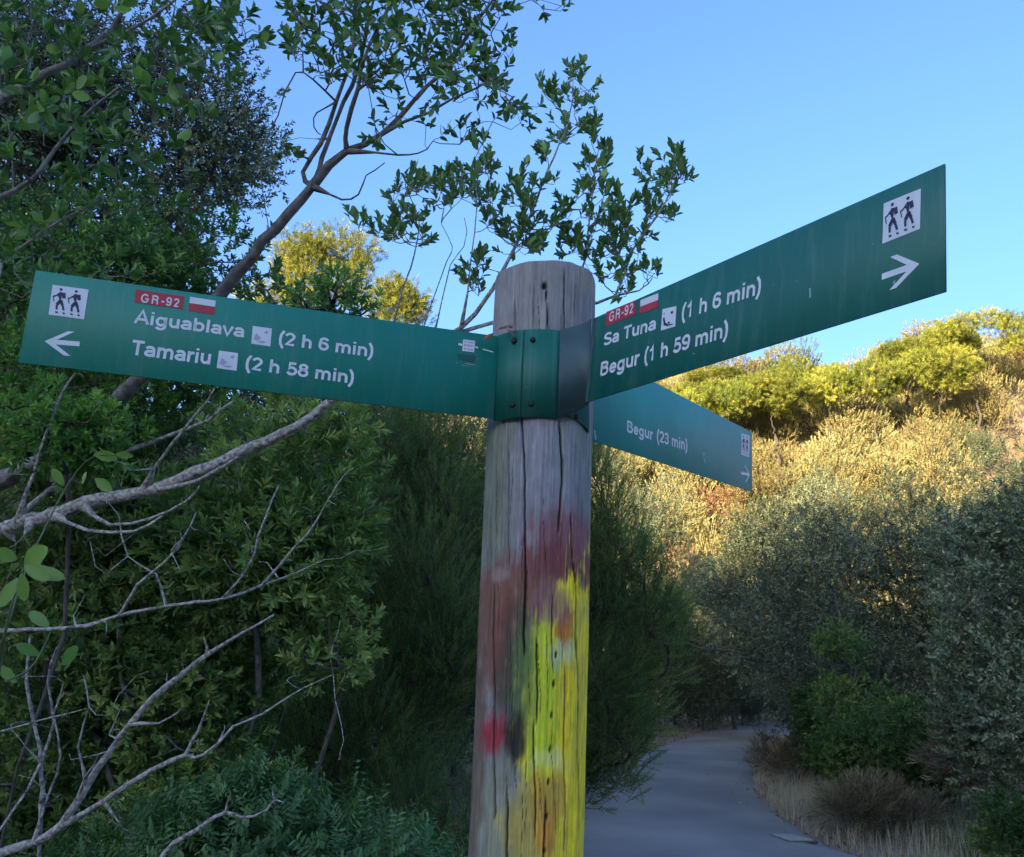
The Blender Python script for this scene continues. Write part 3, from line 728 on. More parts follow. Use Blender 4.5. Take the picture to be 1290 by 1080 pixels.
# --- clamps: sheets bent around the post
def postpt(rad, ang): return np.array([PX, PY]) + rad * np.array([math.cos(fang + ang), math.sin(fang + ang)])
def px_to_ang(px, py, rad):
    """angle on a cylinder of given radius where the ray of the pixel meets it"""
    best = min(np.linspace(-1.5, 1.5, 601), key=lambda a: abs(proj(np.array([*postpt(rad, a), z_of(py)]))[0] - px)); return best
def sheet(name, path, zlo, zhi, th, mat, label=None, parent=sp):
    path = np.array(path); tan = nrm(np.gradient(path, axis=0)); n = np.c_[-tan[:, 1], tan[:, 0]]
    zlo = np.broadcast_to(zlo, (len(path),)); zhi = np.broadcast_to(zhi, (len(path),)); VV = []
    for sgn in (1, -1):
        for zz in (zlo, zhi): VV.append(np.c_[path + n * sgn * th / 2, zz])
    m = len(path); V = topx(np.concatenate(VV)); FF = []
    for k in range(m - 1):
        a, b, c_, d = k, m + k, 2 * m + k, 3 * m + k
        FF += [[a, a + 1, b + 1, b], [c_, d, d + 1, c_ + 1], [a, c_, c_ + 1, a + 1], [b, b + 1, d + 1, d]]
    FF += [[0, m, 3 * m, 2 * m], [m - 1, 3 * m - 1, 4 * m - 1, 2 * m - 1]]
    me = mkmesh(name, V, FF, mat); 
    return obj(name, me, parent, label)
RC = PR + .0075
zlo = float(z_of(527)); zhi = float(z_of(416))
a0 = px_to_ang(633, 470, RC); a1 = px_to_ang(656, 470, RC); a2 = px_to_ang(704, 470, RC)
Lend = lb.w(lb.L / 2 + .001, 0, -.001)[:2]
pth = [Lend + (postpt(RC, a0) - Lend) * t for t in (0, .5)] + [postpt(RC + .002, a) for a in np.linspace(a0, a1 + .03, 12)]
cp1 = sheet('clamp_plate', pth, zlo - .001, zhi - .002, .003, clampg, 'left half of the green clamp bent round the post')
Rst = rb.w(-rb.L / 2, 0, 0)[:2]
pa = [postpt(RC - .0015, a) for a in np.linspace(a1, a2, 14)]
cp2 = sheet('clamp_plate', pa, zlo + .001, zhi - .001, .003, clampg, 'right half of the green clamp bent round the post')
# flange sweeping from the clamp out to the right board, with the sky's reflection painted in as grey
e0 = pa[-1]; xb = rb.x[:2] / np.linalg.norm(rb.x[:2])
bz = []
c1 = e0 + nrm(right2 * 1.0) * .018; c2 = Rst - xb * .012
for t in np.linspace(0, 1, 14): bz.append((1 - t) ** 3 * e0 + 3 * (1 - t) ** 2 * t * c1 + 3 * (1 - t) * t * t * c2 + t ** 3 * Rst)
bz = np.array(bz); sl = np.linspace(0, 1, 14)
zl = rb.w(-rb.L / 2, -rb.H / 2)[2]; zh = rb.w(-rb.L / 2, rb.H / 2)[2]
flg = sheet('flange', bz, zlo + (zl - zlo) * sl, zhi + (zh - zhi) * sl, .003, sheen_grey, 'grey flange where the green paint has worn off the right board')
# ragged strip of the painted sky reflection, continuing on the board face
rag = []; hh = np.linspace(-rb.H / 2 + .0008, rb.H / 2 - .0008, 26); uL = -rb.L / 2
edge = uL + .004 + .018 * sstep((hh / rb.H + .35) / .6) * 0 + .010 * (vnoise(hh * 90 + 7, hh * 0, 41)) + .004 * (vnoise(hh * 300 + 7, hh * 0, 42))
me = mkmesh('sheen_patch', np.r_[np.c_[np.full(26, uL), hh, np.full(26, HT + .0005)], np.c_[edge, hh, np.full(26, HT + .0005)]],
            [[k, 26 + k, 27 + k, k + 1] for k in range(25)], sheen_grey); obj('sheen_patch', me, ro)
# rear bracket of the third board
a3 = px_to_ang(703, 530, RC); a4 = 1.72
zl3 = bb.w(u0, -bb.H / 2)[2]; zh3 = bb.w(u0, bb.H / 2)[2]
aa = np.linspace(a3, a4, 16); k_ = (aa - a3) / (a4 - a3)
Bst = bb.w(u0, 0, -.003)[:2]
pb = [postpt(PR + .0045, a) for a in aa if a < 1.15]
nb = len(pb); pb += [Bst + (pb[-1] - Bst) * t for t in (.5, .0)]
cb = sheet('rear_bracket', pb, np.r_[np.linspace(zl3 + .028, zl3 + .004, nb), zl3, zl3], zh3, .003, flat('green_enamel_bracket', (.03, .19, .19), .35, spec=.6, noise=.1, nscale=20), 'pale green bracket of the rear board')
def bolt(px, py, rad, parent, r=.0055):
    a = px_to_ang(px, py, rad); q = postpt(rad, a); nrm_ = np.array([math.cos(fang + a), math.sin(fang + a), 0])
    z = float(z_of(py)); base = topx(np.array([*q, z]))
    up = np.array([0, 0, 1.]); sd_ = np.cross(up, nrm_); V, FF = [], []
    r *= .85; prof = [(r * 1.5, .0), (r * 1.5, .0012), (r * .95, .0014), (r * .9, .004), (r * .45, .0046), (r * .3, .0035), (0.0001, .0034)]
    for (rr, h) in prof:
        for k in range(10):
            t = k / 10 * 2 * math.pi; V.append(base + nrm_ * h + sd_ * rr * math.cos(t) + up * rr * math.sin(t))
    for i in range(len(prof) - 1):
        for k in range(10): FF.append([i * 10 + k, i * 10 + (k + 1) % 10, i * 10 + 10 + (k + 1) % 10, i * 10 + 10 + k])
    obj('bolt', mkmesh('bolt', V, FF, dark, smooth=True), parent)
for px, py in ((648, 430), (646, 511)): bolt(px, py, RC + .0037, cp1)
for px, py in ((671, 430), (669, 511)): bolt(px, py, RC + .0003, cp2, .0045)
bolt(726, 521, PR + .0062, cb, .004)
# dry leaves caught on top of the left clamp
dl = leafmat('dry_leaf', (.16, .05, .04), (.22, .09, .06), (.30, .18, .12), trans=.1)
V, Fc = leaf(.022, .009, 2, .3, .5)
for k, (x, y) in enumerate(((628, 416), (634, 413), (640, 409), (622, 420), (645, 411), (637, 415))):
    o = obj('dead_leaf', mkmesh('dead_leaf', V, Fc, dl, tint=np.full(len(V), .2 + .1 * k)), None, None)
    q = P(x, y, 1.775); o.location = [float(v) for v in q]; o.rotation_euler = (rs.rand() * 1.2, rs.rand() * 1.5 - .9, rs.rand() * 6)
    o['label'] = 'small dry reddish leaf caught between the post and the top of the green clamp'; o['category'] = 'dead leaf'; o['group'] = 'dry leaves caught behind the clamp'

# ------------------------------------------------------------------ plants
def limbs_px(sk, pts, start=None, step=.08, jit=.008):
    """pts: (px, py, depth, radius in px)"""
    w = [P(a, b, d) for a, b, d, r in pts]; rad = [r * d / F for a, b, d, r in pts]
    return sk.limb(w, rad, start, step, jit)
def leaf_instances(pos, dirs, n, stem, r, a0, a1, scale=1.0, sv=.2):
    """world matrices of every leaf on sprigs standing at pos"""
    Fr = frames(dirs, r); Rs, Ps = [], []
    sets = [sprig_frames(n, stem, a0, a1, r) for _ in range(9)]
    for k in range(len(pos)):
        s = scale * (1 - sv + 2 * sv * r.rand())
        for R, p in sets[r.randint(9)][:max(3, n - r.randint(4))]:
            Rs.append(Fr[k] @ R * s); Ps.append(pos[k] + Fr[k] @ p * s)
    return np.array(Rs), np.array(Ps)
def tree_near(name, label, cat, base, sk, sprig_pos, sprig_dir, lv, n, stem, mat, bark, r, group=None, n_parts=300, a0=1.25, a1=.45, tip=.0011, tint=.4, sides=6, scale=1.0):
    root = obj(name, None, None, label, cat, group, loc=base)
    V, Fc = tubes(sk.lines(tip), sides, .26); obj('branches', mkmesh('branches', V - base, Fc, bark, smooth=True), root)
    # short woody tips under each rosette
    Rm, Pm = leaf_instances(sprig_pos, sprig_dir, n, stem, r, a0, a1, scale)
    st = [(np.array([p - base, p - base + nrm(d) * stem * scale]), [tip, tip * .6]) for p, d in zip(sprig_pos, sprig_dir)]
    V, Fc = tubes(st, 3); obj('twigs', mkmesh('twigs', V, Fc, bark), root, kind='stuff')
    V0, F0 = leaf(*lv, 2)
    px, py = proj(Pm); vis = (px > 0) & (px < 1290) & (py > 0) & (py < 1080)
    L_B = lb_quad(px, py); vis &= ~L_B
    depth = ((Pm - EYE) @ C2W)[:, 2]
    size = np.linalg.norm(Rm[:, :, 0], axis=1) / depth * vis
    order = np.argsort(-size); pick = order[:n_parts]; rest = order[n_parts:]
    metas = [mkmesh('leaf', V0 * np.array([1, 1 + .1 * k, 1 - .5 * k]), F0, mat, tint=np.full(len(V0), np.clip(tint + .2 * (k - 2), 0, .86)), smooth=True) for k in range(5)]
    for i_ in pick:
        o = bpy.data.objects.new('leaf', metas[r.randint(5)]); COL.objects.link(o); o.parent = root
        m = Rm[i_]; q = Pm[i_] - base
        o.matrix_basis = Matrix([[*map(float, m[a]), float(q[a])] for a in range(3)] + [[0, 0, 0, 1]])
    if len(rest):
        V1, F1 = leaf(*lv, 1); n_ = len(rest)
        W = (np.einsum('nij,kj->nki', Rm[rest], V1) + (Pm[rest] - base)[:, None]).reshape(-1, 3)
        Fc = (F1[None] + (np.arange(n_) * len(V1))[:, None, None]).reshape(-1, 3)
        T = np.repeat(np.clip(tint + .16 * r.randn(n_), 0, .86), len(V1))
        obj('foliage', mkmesh('foliage', W, Fc, mat, tint=T), root, kind='stuff')
    return root
def lb_quad(px, py):
    """hidden behind the left board"""
    return (px > 45) & (px < 620) & (py > 341 + (px - 45) * .145 + 6) & (py < 457 + (px - 23) * .119 - 6)

glossy = leafmat('evergreen_leaf', c0=(.018, .040, .014), c1=(.035, .075, .024), c2=(.085, .14, .045), gain=2.6, rough=.36, trans=.4, spec=.5)
glossy2 = leafmat('bright_leaf', c0=(.03, .07, .02), c1=(.05, .11, .03), c2=(.12, .19, .05), gain=2.3, rough=.4, trans=.4)
sapl = leafmat('sapling_leaf', (.10, .20, .04), (.16, .28, .06), (.24, .36, .10), rough=.45, trans=.4)
oakm = leafmat('holm_oak_leaf', c0=(.02, .032, .02), c1=(.045, .062, .036), c2=(.10, .12, .075), gain=1.9, rough=.5, trans=.2)
oakgrey = leafmat('grey_green_leaf', c0=(.035, .052, .030), c1=(.075, .105, .056), c2=(.16, .19, .12), gain=1.25, rough=.5, trans=.15)
heathm = leafmat('heath_needle', c0=(.016, .034, .014), c1=(.04, .07, .024), c2=(.10, .14, .045), gain=3.8, rough=.6, trans=.45)
laurel = leafmat('laurel_leaf', c0=(.022, .040, .014), c1=(.052, .082, .027), c2=(.125, .16, .055), gain=2.9, rough=.4, trans=.42)
lentm = leafmat('lentisk_leaf', c0=(.02, .05, .02), c1=(.035, .085, .03), c2=(.09, .15, .06), gain=2.2, rough=.6, trans=.3)
golden = leafmat('dry_scrub_leaf', c0=(.08, .072, .028), c1=(.18, .155, .068), c2=(.31, .265, .125), gain=1.7, twig=(.2, .14, .09), rough=.7, trans=.2)
rusty = leafmat('rusty_scrub_leaf', c0=(.14, .07, .04), c1=(.26, .13, .07), c2=(.38, .22, .13), gain=1.4, twig=(.2, .14, .09), rough=.7, trans=.2)
pinem = leafmat('pine_needle', c0=(.045, .07, .012), c1=(.105, .125, .018), c2=(.20, .20, .035), gain=2.0, twig=(.16, .10, .07), rough=.6, trans=.25)
creeper = leafmat('creeper_leaf', c0=(.03, .07, .02), c1=(.05, .11, .03), c2=(.14, .20, .06), gain=1.2, rough=.45, trans=.3)
drybr = leafmat('dry_brush', c0=(.06, .05, .035), c1=(.11, .095, .06), c2=(.2, .17, .11), gain=2.0, rough=.8, trans=.1)

r1 = np.random.RandomState(11)
# --- A: leaning tree whose grey trunk passes behind the left board and forks against the sky
sk = Skel()
tr = limbs_px(sk, [(-330, 1090, 4.6, 15), (-230, 800, 4.2, 15), (-90, 660, 3.8, 13), (60, 575, 3.5, 11), (175, 480, 3.35, 10), (282, 366, 3.25, 8.6), (345, 288, 3.2, 7.6), (395, 232, 3.2, 6.6), (437, 190, 3.2, 5)], None, .06, .014)
n_at = lambda x, y, d=3.2: sk.near(P(x, y, d))
limbs_px(sk, [(388, 240, 3.2, 3.39), (382, 216, 3.2, 3.06), (404, 180, 3.2, 3.06), (425, 128, 3.2, 2.71), (441, 80, 3.2, 2.38), (447, 20, 3.2, 2.04), (450, -60, 3.2, 1.36)], n_at(388, 240))
limbs_px(sk, [(400, 226, 3.2, 3.39), (406, 198, 3.22, 3.06), (424, 152, 3.25, 2.71), (442, 108, 3.25, 2.71), (458, 60, 3.3, 2.04), (475, -20, 3.3, 1.70)], n_at(400, 226))
limbs_px(sk, [(437, 190, 3.2, 3.39), (436, 160, 3.15, 3.06), (450, 112, 3.1, 2.71), (464, 60, 3.1, 2.38), (495, 0, 3.1, 2.04)], n_at(437, 190))
limbs_px(sk, [(437, 190, 3.2, 4.07), (482, 168, 3.2, 3.39), (522, 124, 3.2, 3.06), (552, 94, 3.2, 2.71), (592, 44, 3.2, 2.04), (625, -5, 3.2, 1.70)], n_at(437, 190))
limbs_px(sk, [(482, 168, 3.2, 2.04), (540, 140, 3.15, 1.70), (600, 110, 3.1, 1.36), (640, 95, 3.1, 1.02)], n_at(482, 168))
limbs_px(sk, [(400, 236, 3.2, 1.36), (430, 252, 3.15, 1.36), (452, 244, 3.1, 1.15), (462, 222, 3.1, 0.95), (485, 205, 3.1, 0.68)], n_at(400, 236))
limbs_px(sk, [(440, 192, 3.2, 1.36), (500, 194, 3.1, 1.22), (528, 194, 3.1, 1.02), (545, 178, 3.1, 0.68)], n_at(440, 192))
limbs_px(sk, [(425, 128, 3.2, 1.36), (395, 100, 3.1, 1.22), (372, 92, 3.1, 1.02), (350, 145, 3.1, 0.88), (332, 185, 3.1, 0.82), (330, 230, 3.1, 0.68), (338, 285, 3.1, 0.54)], n_at(425, 128))
limbs_px(sk, [(425, 128, 3.2, 1.22), (398, 142, 3.1, 1.02), (396, 160, 3.1, 0.88), (404, 170, 3.1, 0.68)], n_at(425, 128))
limbs_px(sk, [(392, 206, 3.2, 0.95), (370, 188, 3.1, 0.82), (358, 182, 3.1, 0.68)], n_at(392, 206))
pp = []
for _ in range(380): pp.append((365 + 270 * r1.rand(), -60 + 165 * r1.rand() ** 1.1))
pp = [q for q in pp if not (q[1] > 70 and q[0] < 400)]
for x0, y0, n, sx, sy in ((372, 62, 6, 10, 22), (440, 95, 9, 40, 18), (600, 55, 10, 35, 30), (560, 120, 9, 25, 18), (610, 110, 8, 25, 15), (640, 130, 9, 22, 20), (600, 170, 7, 22, 18), (660, 150, 4, 10, 8), (690, 8, 5, 20, 10), (640, 60, 2, 6, 8), (468, 185, 4, 12, 10), (490, 145, 6, 14, 18), (358, 180, 3, 8, 6), (382, 42, 6, 12, 18), (545, 165, 3, 10, 6)):
    for _ in range(n): pp.append((x0 + r1.randn() * sx * .7, y0 + r1.randn() * sy * .7))
pp = np.array(pp); dep = 3.15 + r1.randn(len(pp)) * .18
att = P(pp[:, 0], pp[:, 1], dep)
ends = sk.grow(att, .06, bend=.35)
pos = np.array([sk.p[e] for e in ends]); par = np.array([sk.p[sk.par[e]] for e in ends])
dr = nrm(pos - par) + np.array([0, 0, .5]) + .4 * r1.randn(*pos.shape)
base = P(-330, 1090, 4.6); base[2] = hz(base[0], base[1])
tree_near('evergreen_tree', 'leaning evergreen tree with grey trunk passing behind the left board and forking high up', 'tree', base, sk, pos, dr,
          (.037, .0155), 7, .05, glossy, bark_grey, r1, a0=1.05, a1=.3)

# --- second limb low on the left, rising behind the board into the leafy sprays behind the post
sk = Skel()
limbs_px(sk, [(-420, 1180, 3.7, 15.91), (-260, 900, 3.5, 15.91), (-120, 735, 3.3, 12.24), (-20, 675, 3.2, 10.40), (80, 645, 3.1, 9.18), (125, 629, 3.1, 8.57), (200, 616, 3.05, 7.96), (262, 588, 3.0, 7.34), (335, 556, 3.0, 6.73), (372, 538, 2.95, 6.12), (415, 507, 2.95, 5.51), (480, 462, 2.95, 4.28), (560, 425, 2.95, 3.37), (598, 396, 2.95, 2.75), (632, 345, 2.95, 2.45), (655, 300, 2.95, 1.84), (683, 235, 2.95, 1.35), (706, 180, 2.95, 1.10), (718, 150, 2.95, 0.92), (722, 100, 2.95, 0.61)], None, .05, .008)
n_at = lambda x, y, d=2.95: sk.near(P(x, y, d))
limbs_px(sk, [(180, 620, 3.05, 3.06), (230, 612, 2.98, 2.75), (270, 596, 2.92, 2.45), (300, 575, 2.9, 1.84)], n_at(180, 620, 3.05))
limbs_px(sk, [(10, 665, 3.2, 3.67), (60, 618, 3.25, 3.67), (112, 598, 3.3, 3.06), (165, 568, 3.3, 3.06), (222, 546, 3.3, 2.75), (262, 530, 3.3, 2.45), (292, 507, 3.3, 1.84)], n_at(10, 665, 3.2))
limbs_px(sk, [(560, 425, 2.95, 2.45), (640, 400, 3.0, 2.45), (720, 385, 3.05, 2.14), (775, 372, 3.05, 1.84), (795, 318, 3.05, 1.53), (826, 275, 3.05, 1.22), (848, 235, 3.05, 0.92), (864, 212, 3.05, 0.61)], n_at(560, 425))
limbs_px(sk, [(720, 385, 3.05, 1.84), (738, 320, 3.05, 1.35), (744, 262, 3.05, 1.10), (752, 200, 3.05, 0.74), (754, 178, 3.05, 0.61)], n_at(720, 385, 3.05))
limbs_px(sk, [(480, 462, 2.95, 1.84), (508, 360, 2.9, 1.22), (522, 320, 2.9, 0.98), (528, 282, 2.9, 0.79), (515, 245, 2.9, 0.61)], n_at(480, 462))
limbs_px(sk, [(585, 408, 2.95, 1.22), (592, 330, 2.9, 0.98), (600, 260, 2.9, 0.79), (598, 215, 2.9, 0.61)], n_at(585, 408))
limbs_px(sk, [(545, 432, 2.95, 1.22), (556, 380, 2.9, 0.79), (566, 335, 2.9, 0.68), (586, 310, 2.9, 0.61), (585, 275, 2.9, 0.43)], n_at(545, 432))
limbs_px(sk, [(520, 445, 2.95, 1.22), (540, 396, 2.9, 0.79), (562, 330, 2.9, 0.68), (570, 312, 2.9, 0.61), (556, 282, 2.9, 0.43)], n_at(520, 445))
limbs_px(sk, [(795, 372, 3.05, 1.10), (812, 362, 3.05, 0.92), (822, 350, 3.05, 0.61)], n_at(775, 372, 3.05))
limbs_px(sk, [(100, 637, 3.1, 3), (140, 660, 3.0, 2.4), (190, 655, 3.0, 2), (235, 632, 3.0, 1.6), (252, 612, 3.0, 1)], n_at(100, 637, 3.1))
limbs_px(sk, [(60, 648, 3.1, 3), (110, 668, 3.0, 2.4), (170, 668, 2.95, 2), (205, 650, 2.95, 1.4)], n_at(60, 648, 3.1))
limbs_px(sk, [(170, 623, 3.05, 2.5), (215, 560, 3.0, 2), (250, 520, 3.0, 1.5), (270, 490, 3.0, 1)], n_at(170, 623, 3.05))
limbs_px(sk, [(20, 662, 3.15, 2.5), (52, 560, 3.1, 2), (75, 500, 3.1, 1.6), (95, 470, 3.1, 1)], n_at(20, 662, 3.15))
for k in range(40):
    a_ = r1.randint(8, 60); sk.grow([np.array(sk.p[a_]) + r1.randn(3) * np.array([.16, .1, .14])], .05, bend=.4)
pp = []
for x0, y0, n, sx, sy in ((722, 95, 4, 5, 10), (735, 125, 6, 10, 14), (698, 122, 5, 10, 7), (722, 155, 5, 14, 10), (750, 175, 3, 4, 8), (748, 205, 6, 12, 14), (745, 240, 8, 14, 14), (752, 275, 6, 16, 12), (705, 180, 3, 8, 6), (685, 197, 3, 6, 6), (650, 240, 4, 6, 9), (680, 240, 3, 10, 8), (662, 265, 5, 12, 8), (670, 285, 6, 14, 10), (640, 290, 9, 22, 14), (655, 315, 6, 16, 6), (612, 215, 6, 8, 12), (600, 235, 4, 12, 10), (575, 225, 7, 14, 10), (615, 260, 4, 12, 8),
      (715, 268, 5, 9, 8), (698, 285, 4, 9, 6), (680, 312, 3, 6, 4), (720, 312, 6, 12, 7), (745, 320, 9, 16, 12), (775, 290, 6, 14, 8), (790, 265, 5, 10, 10), (780, 320, 7, 16, 12), (770, 350, 7, 14, 9), (790, 375, 2, 6, 5), (800, 300, 6, 12, 8), (822, 265, 7, 12, 10), (812, 225, 4, 8, 7), (848, 220, 6, 10, 8), (852, 205, 4, 7, 6), (862, 225, 3, 7, 5), (838, 245, 4, 10, 6), (845, 275, 2, 8, 4), (820, 345, 3, 6, 4), (600, 335, 4, 8, 10), (595, 360, 4, 9, 8),
      (515, 235, 5, 10, 8), (500, 250, 3, 8, 6), (508, 275, 5, 12, 8), (540, 240, 5, 12, 7), (560, 258, 4, 10, 6), (490, 295, 5, 12, 8), (510, 300, 4, 12, 8), (470, 290, 4, 12, 8), (535, 300, 3, 8, 6), (550, 235, 3, 8, 6), (585, 250, 4, 10, 6)):
    for _ in range(int(n * 2.1)): pp.append((x0 + r1.randn() * sx * .8, y0 + r1.randn() * sy * .8))
pp = np.array(pp); dep = 2.95 + .1 * (pp[:, 0] > 700) + r1.randn(len(pp)) * .08
ends = sk.grow(P(pp[:, 0], pp[:, 1], dep), .05, bend=.2)
pos = np.array([sk.p[e] for e in ends]); par = np.array([sk.p[sk.par[e]] for e in ends])
dr = .6 * nrm(pos - par) + np.array([0, 0, .9]) + .3 * r1.randn(*pos.shape)
base = P(-420, 1180, 3.7); base[2] = hz(base[0], base[1])
tree_near('evergreen_tree', 'slender evergreen with pale limb low on the left and leafy sprays rising behind the post', 'tree', base, sk, pos, dr,
          (.034, .0135), 8, .045, leafmat('spray_leaf', c0=(.03, .06, .025), c1=(.055, .10, .04), c2=(.11, .17, .07), gain=2.5, rough=.4, trans=.4), bark_pale, r1, a0=.75, a1=.15)

# --- near broad-leaved tree, top left
sk = Skel()
limbs_px(sk, [(-420, 1150, 3.0, 16.80), (-300, 700, 2.9, 16.80), (-180, 300, 2.9, 12.32), (-60, 165, 2.9, 7.84), (5, 122, 2.9, 6.16), (60, 92, 2.9, 5.04), (105, 66, 2.95, 3.92), (140, 35, 3.0, 3.08), (190, -40, 3.0, 2.24)], None, .06, .01)
n_at = lambda x, y, d=2.9: sk.near(P(x, y, d))
limbs_px(sk, [(105, 66, 2.95, 2.80), (160, 40, 2.95, 2.24), (220, 0, 3, 1.68), (270, -60, 3, 1.12)], n_at(105, 66))
limbs_px(sk, [(-180, 300, 2.9, 5.60), (-60, 270, 2.8, 4.48), (20, 240, 2.8, 3.36), (50, 215, 2.8, 2.80), (90, 160, 2.85, 2.24), (150, 110, 2.9, 1.68)], n_at(-180, 300))
limbs_px(sk, [(-240, 500, 2.9, 5.60), (-100, 400, 2.8, 4.48), (0, 330, 2.8, 2.80), (55, 290, 2.85, 1.68), (110, 262, 2.9, 1.12)], n_at(-240, 500))
limbs_px(sk, [(20, 240, 2.8, 1.68), (14, 200, 2.8, 1.40), (10, 150, 2.8, 1.12)], n_at(20, 240, 2.8))
limbs_px(sk, [(220, 0, 3, 1.40), (215, 40, 3, 1.12), (205, 85, 3, 0.84), (190, 140, 3, 0.73)], n_at(220, 0, 3))
pp = []
for _ in range(215):
    x = -40 + 330 * r1.rand() ** 1.15; y = -50 + 420 * r1.rand()
    if x > 300 - abs(y - 60) * .35: continue
    if x > 180 and y > 140 and r1.rand() < .6: continue
    pp.append((x, y))
for x0, y0, n in ((290, 10, 5), (270, 55, 5), (300, 50, 2), (280, 30, 4), (310, 45, 2), (265, 20, 5), (240, 40, 5)):
    for _ in range(n): pp.append((x0 + r1.randn() * 8, y0 + r1.randn() * 8))
pp = np.array(pp); dep = 2.9 + r1.randn(len(pp)) * .22
ends = sk.grow(P(pp[:, 0], pp[:, 1], dep), .06, bend=.3)
pos = np.array([sk.p[e] for e in ends]); par = np.array([sk.p[sk.par[e]] for e in ends])
dr = nrm(pos - par) + np.array([0, 0, .2]) + .5 * r1.randn(*pos.shape)
base = P(-420, 1150, 3.0); base[2] = hz(base[0], base[1])
tree_near('broadleaf_tree', 'near evergreen tree with large dark leaves filling the top left corner', 'tree', base, sk, pos, dr,
          (.048, .020), 10, .06, glossy, bark_grey, r1)

# --- sapling with pale rounded leaves at the left edge
root_p = P(-30, 1000, 1.9); root_p[2] = hz(root_p[0], root_p[1])
sap = obj('sapling', None, None, 'young sapling with large pale yellow-green rounded leaves at the left edge', 'sapling', loc=root_p)
top_ = P(30, 715, 1.8)
st = [smooth_line([root_p - root_p, P(-20, 950, 1.85) - root_p, P(5, 800, 1.8) - root_p, top_ - root_p], [.006, .005, .003, .0015], .03, .002)]
specs = [((22, 705), (-8, 693), 1.75, .9), ((30, 712), (62, 730), 1.72, .7), ((30, 712), (58, 690), 1.78, .95), ((28, 716), (52, 712), 1.85, .9), ((28, 722), (30, 758), 1.7, .75), ((24, 728), (-2, 765), 1.72, .8), ((34, 716), (82, 728), 1.75, .6), ((26, 708), (12, 718), 1.8, .7)]
up_ = C2W @ np.array([0, 0, -1.0])
def petiole_leaf(a, b, d, wid, parent, basep, k, mat=sapl, L0=1.0):
    A_ = P(*a, d); B_ = P(*b, d - .01 * (k % 3)); x = B_ - A_; L = np.linalg.norm(x) * L0; x = nrm(x)
    n = nrm(up_ + .45 * np.array([0, 0, 1.]) + .35 * r1.randn(3)); n = nrm(n - x * np.dot(n, x)); y = np.cross(n, x)
    V, Fc = leaf(L, L * wid * .62, 2, .08, .18)
    W = V @ np.array([x, y, n]) + A_ - basep
    obj('leaf', mkmesh('leaf', W, Fc, mat, tint=np.full(len(W), .3 + .12 * (k % 4)), smooth=True), parent)
for k, (a, b, d, w_) in enumerate(specs):
    petiole_leaf(a, b, d, w_, sap, root_p, k); st.append((np.array([top_ - root_p, P(*a, d) - root_p]), [.0014, .001]))
for k, (a, b) in enumerate((((118, 572), (148, 577)), ((80, 612), (66, 590)), ((120, 603), (140, 618)), ((104, 610), (108, 594)), ((168, 575), (146, 572)), ((50, 825), (20, 812)), ((62, 790), (36, 770)), ((20, 860), (0, 840)), ((78, 838), (96, 815)))):
    petiole_leaf(a, b, 2.2, .75, sap, root_p, k, glossy2 if k > 4 else sapl)
st.append(smooth_line([P(5, 800, 1.8) - root_p, P(40, 700, 2.0) - root_p, P(85, 612, 2.2) - root_p, P(118, 575, 2.2) - root_p, P(168, 575, 2.2) - root_p], [.003, .0022, .0016, .0013, .001], .03, .002))
st.append(smooth_line([P(5, 860, 1.82) - root_p, P(40, 840, 2.0) - root_p, P(62, 800, 2.2) - root_p], [.003, .002, .001], .03, .002))
V, Fc = tubes(st, 5); obj('stem', mkmesh('stem', V, Fc, flat('green_stem', (.10, .13, .05), .6), smooth=True), sap)

# --- bare dead shrub with pale lichened branches
sk = Skel()
r2 = np.random.RandomState(5)
limbs_px(sk, [(-160, 1150, 2.6, 7.92), (0, 1076, 2.6, 5.94), (45, 1060, 2.6, 5.61), (78, 1040, 2.6, 5.61), (110, 988, 2.6, 4.62), (150, 930, 2.6, 3.96), (192, 880, 2.6, 3.63), (232, 848, 2.6, 3.30), (262, 824, 2.6, 2.97), (300, 800, 2.6, 1.98), (345, 775, 2.65, 1.32)], None, .04, .004)
n_at = lambda x, y, d=2.6: sk.near(P(x, y, d))
limbs_px(sk, [(78, 1040, 2.6, 3.96), (130, 1010, 2.6, 3.63), (190, 971, 2.6, 3.30), (233, 952, 2.6, 2.64), (258, 953, 2.6, 1.98), (292, 916, 2.6, 1.72), (330, 899, 2.65, 1.32), (378, 870, 2.7, 0.86), (420, 850, 2.7, 0.66)], n_at(78, 1040))
limbs_px(sk, [(233, 952, 2.6, 1.98), (250, 922, 2.6, 1.65), (264, 882, 2.6, 0.99)], n_at(233, 952))
limbs_px(sk, [(262, 824, 2.6, 1.65), (257, 803, 2.6, 1.32)], n_at(262, 824))
limbs_px(sk, [(180, 915, 2.6, 1.32), (215, 905, 2.58, 1.19), (228, 893, 2.56, 0.79)], n_at(180, 915))
limbs_px(sk, [(98, 1010, 2.6, 1.65), (110, 975, 2.58, 1.32), (125, 952, 2.55, 0.99), (138, 947, 2.55, 0.66)], n_at(98, 1010))
limbs_px(sk, [(-120, 800, 2.7, 3.30), (50, 793, 2.7, 2.64), (110, 788, 2.7, 2.64), (150, 776, 2.7, 2.44), (210, 763, 2.7, 2.24), (280, 755, 2.7, 1.98), (330, 738, 2.75, 1.52), (372, 722, 2.8, 0.99), (410, 705, 2.8, 0.66)], None, .04, .004)
limbs_px(sk, [(150, 776, 2.7, 1.98), (172, 738, 2.68, 1.72), (205, 712, 2.66, 1.58), (232, 680, 2.65, 1.32), (247, 646, 2.65, 0.92)], n_at(150, 776, 2.7))
limbs_px(sk, [(-60, 940, 2.5, 1.65), (0, 922, 2.5, 1.32), (50, 908, 2.5, 1.06), (108, 893, 2.5, 0.66)], None, .04, .002)
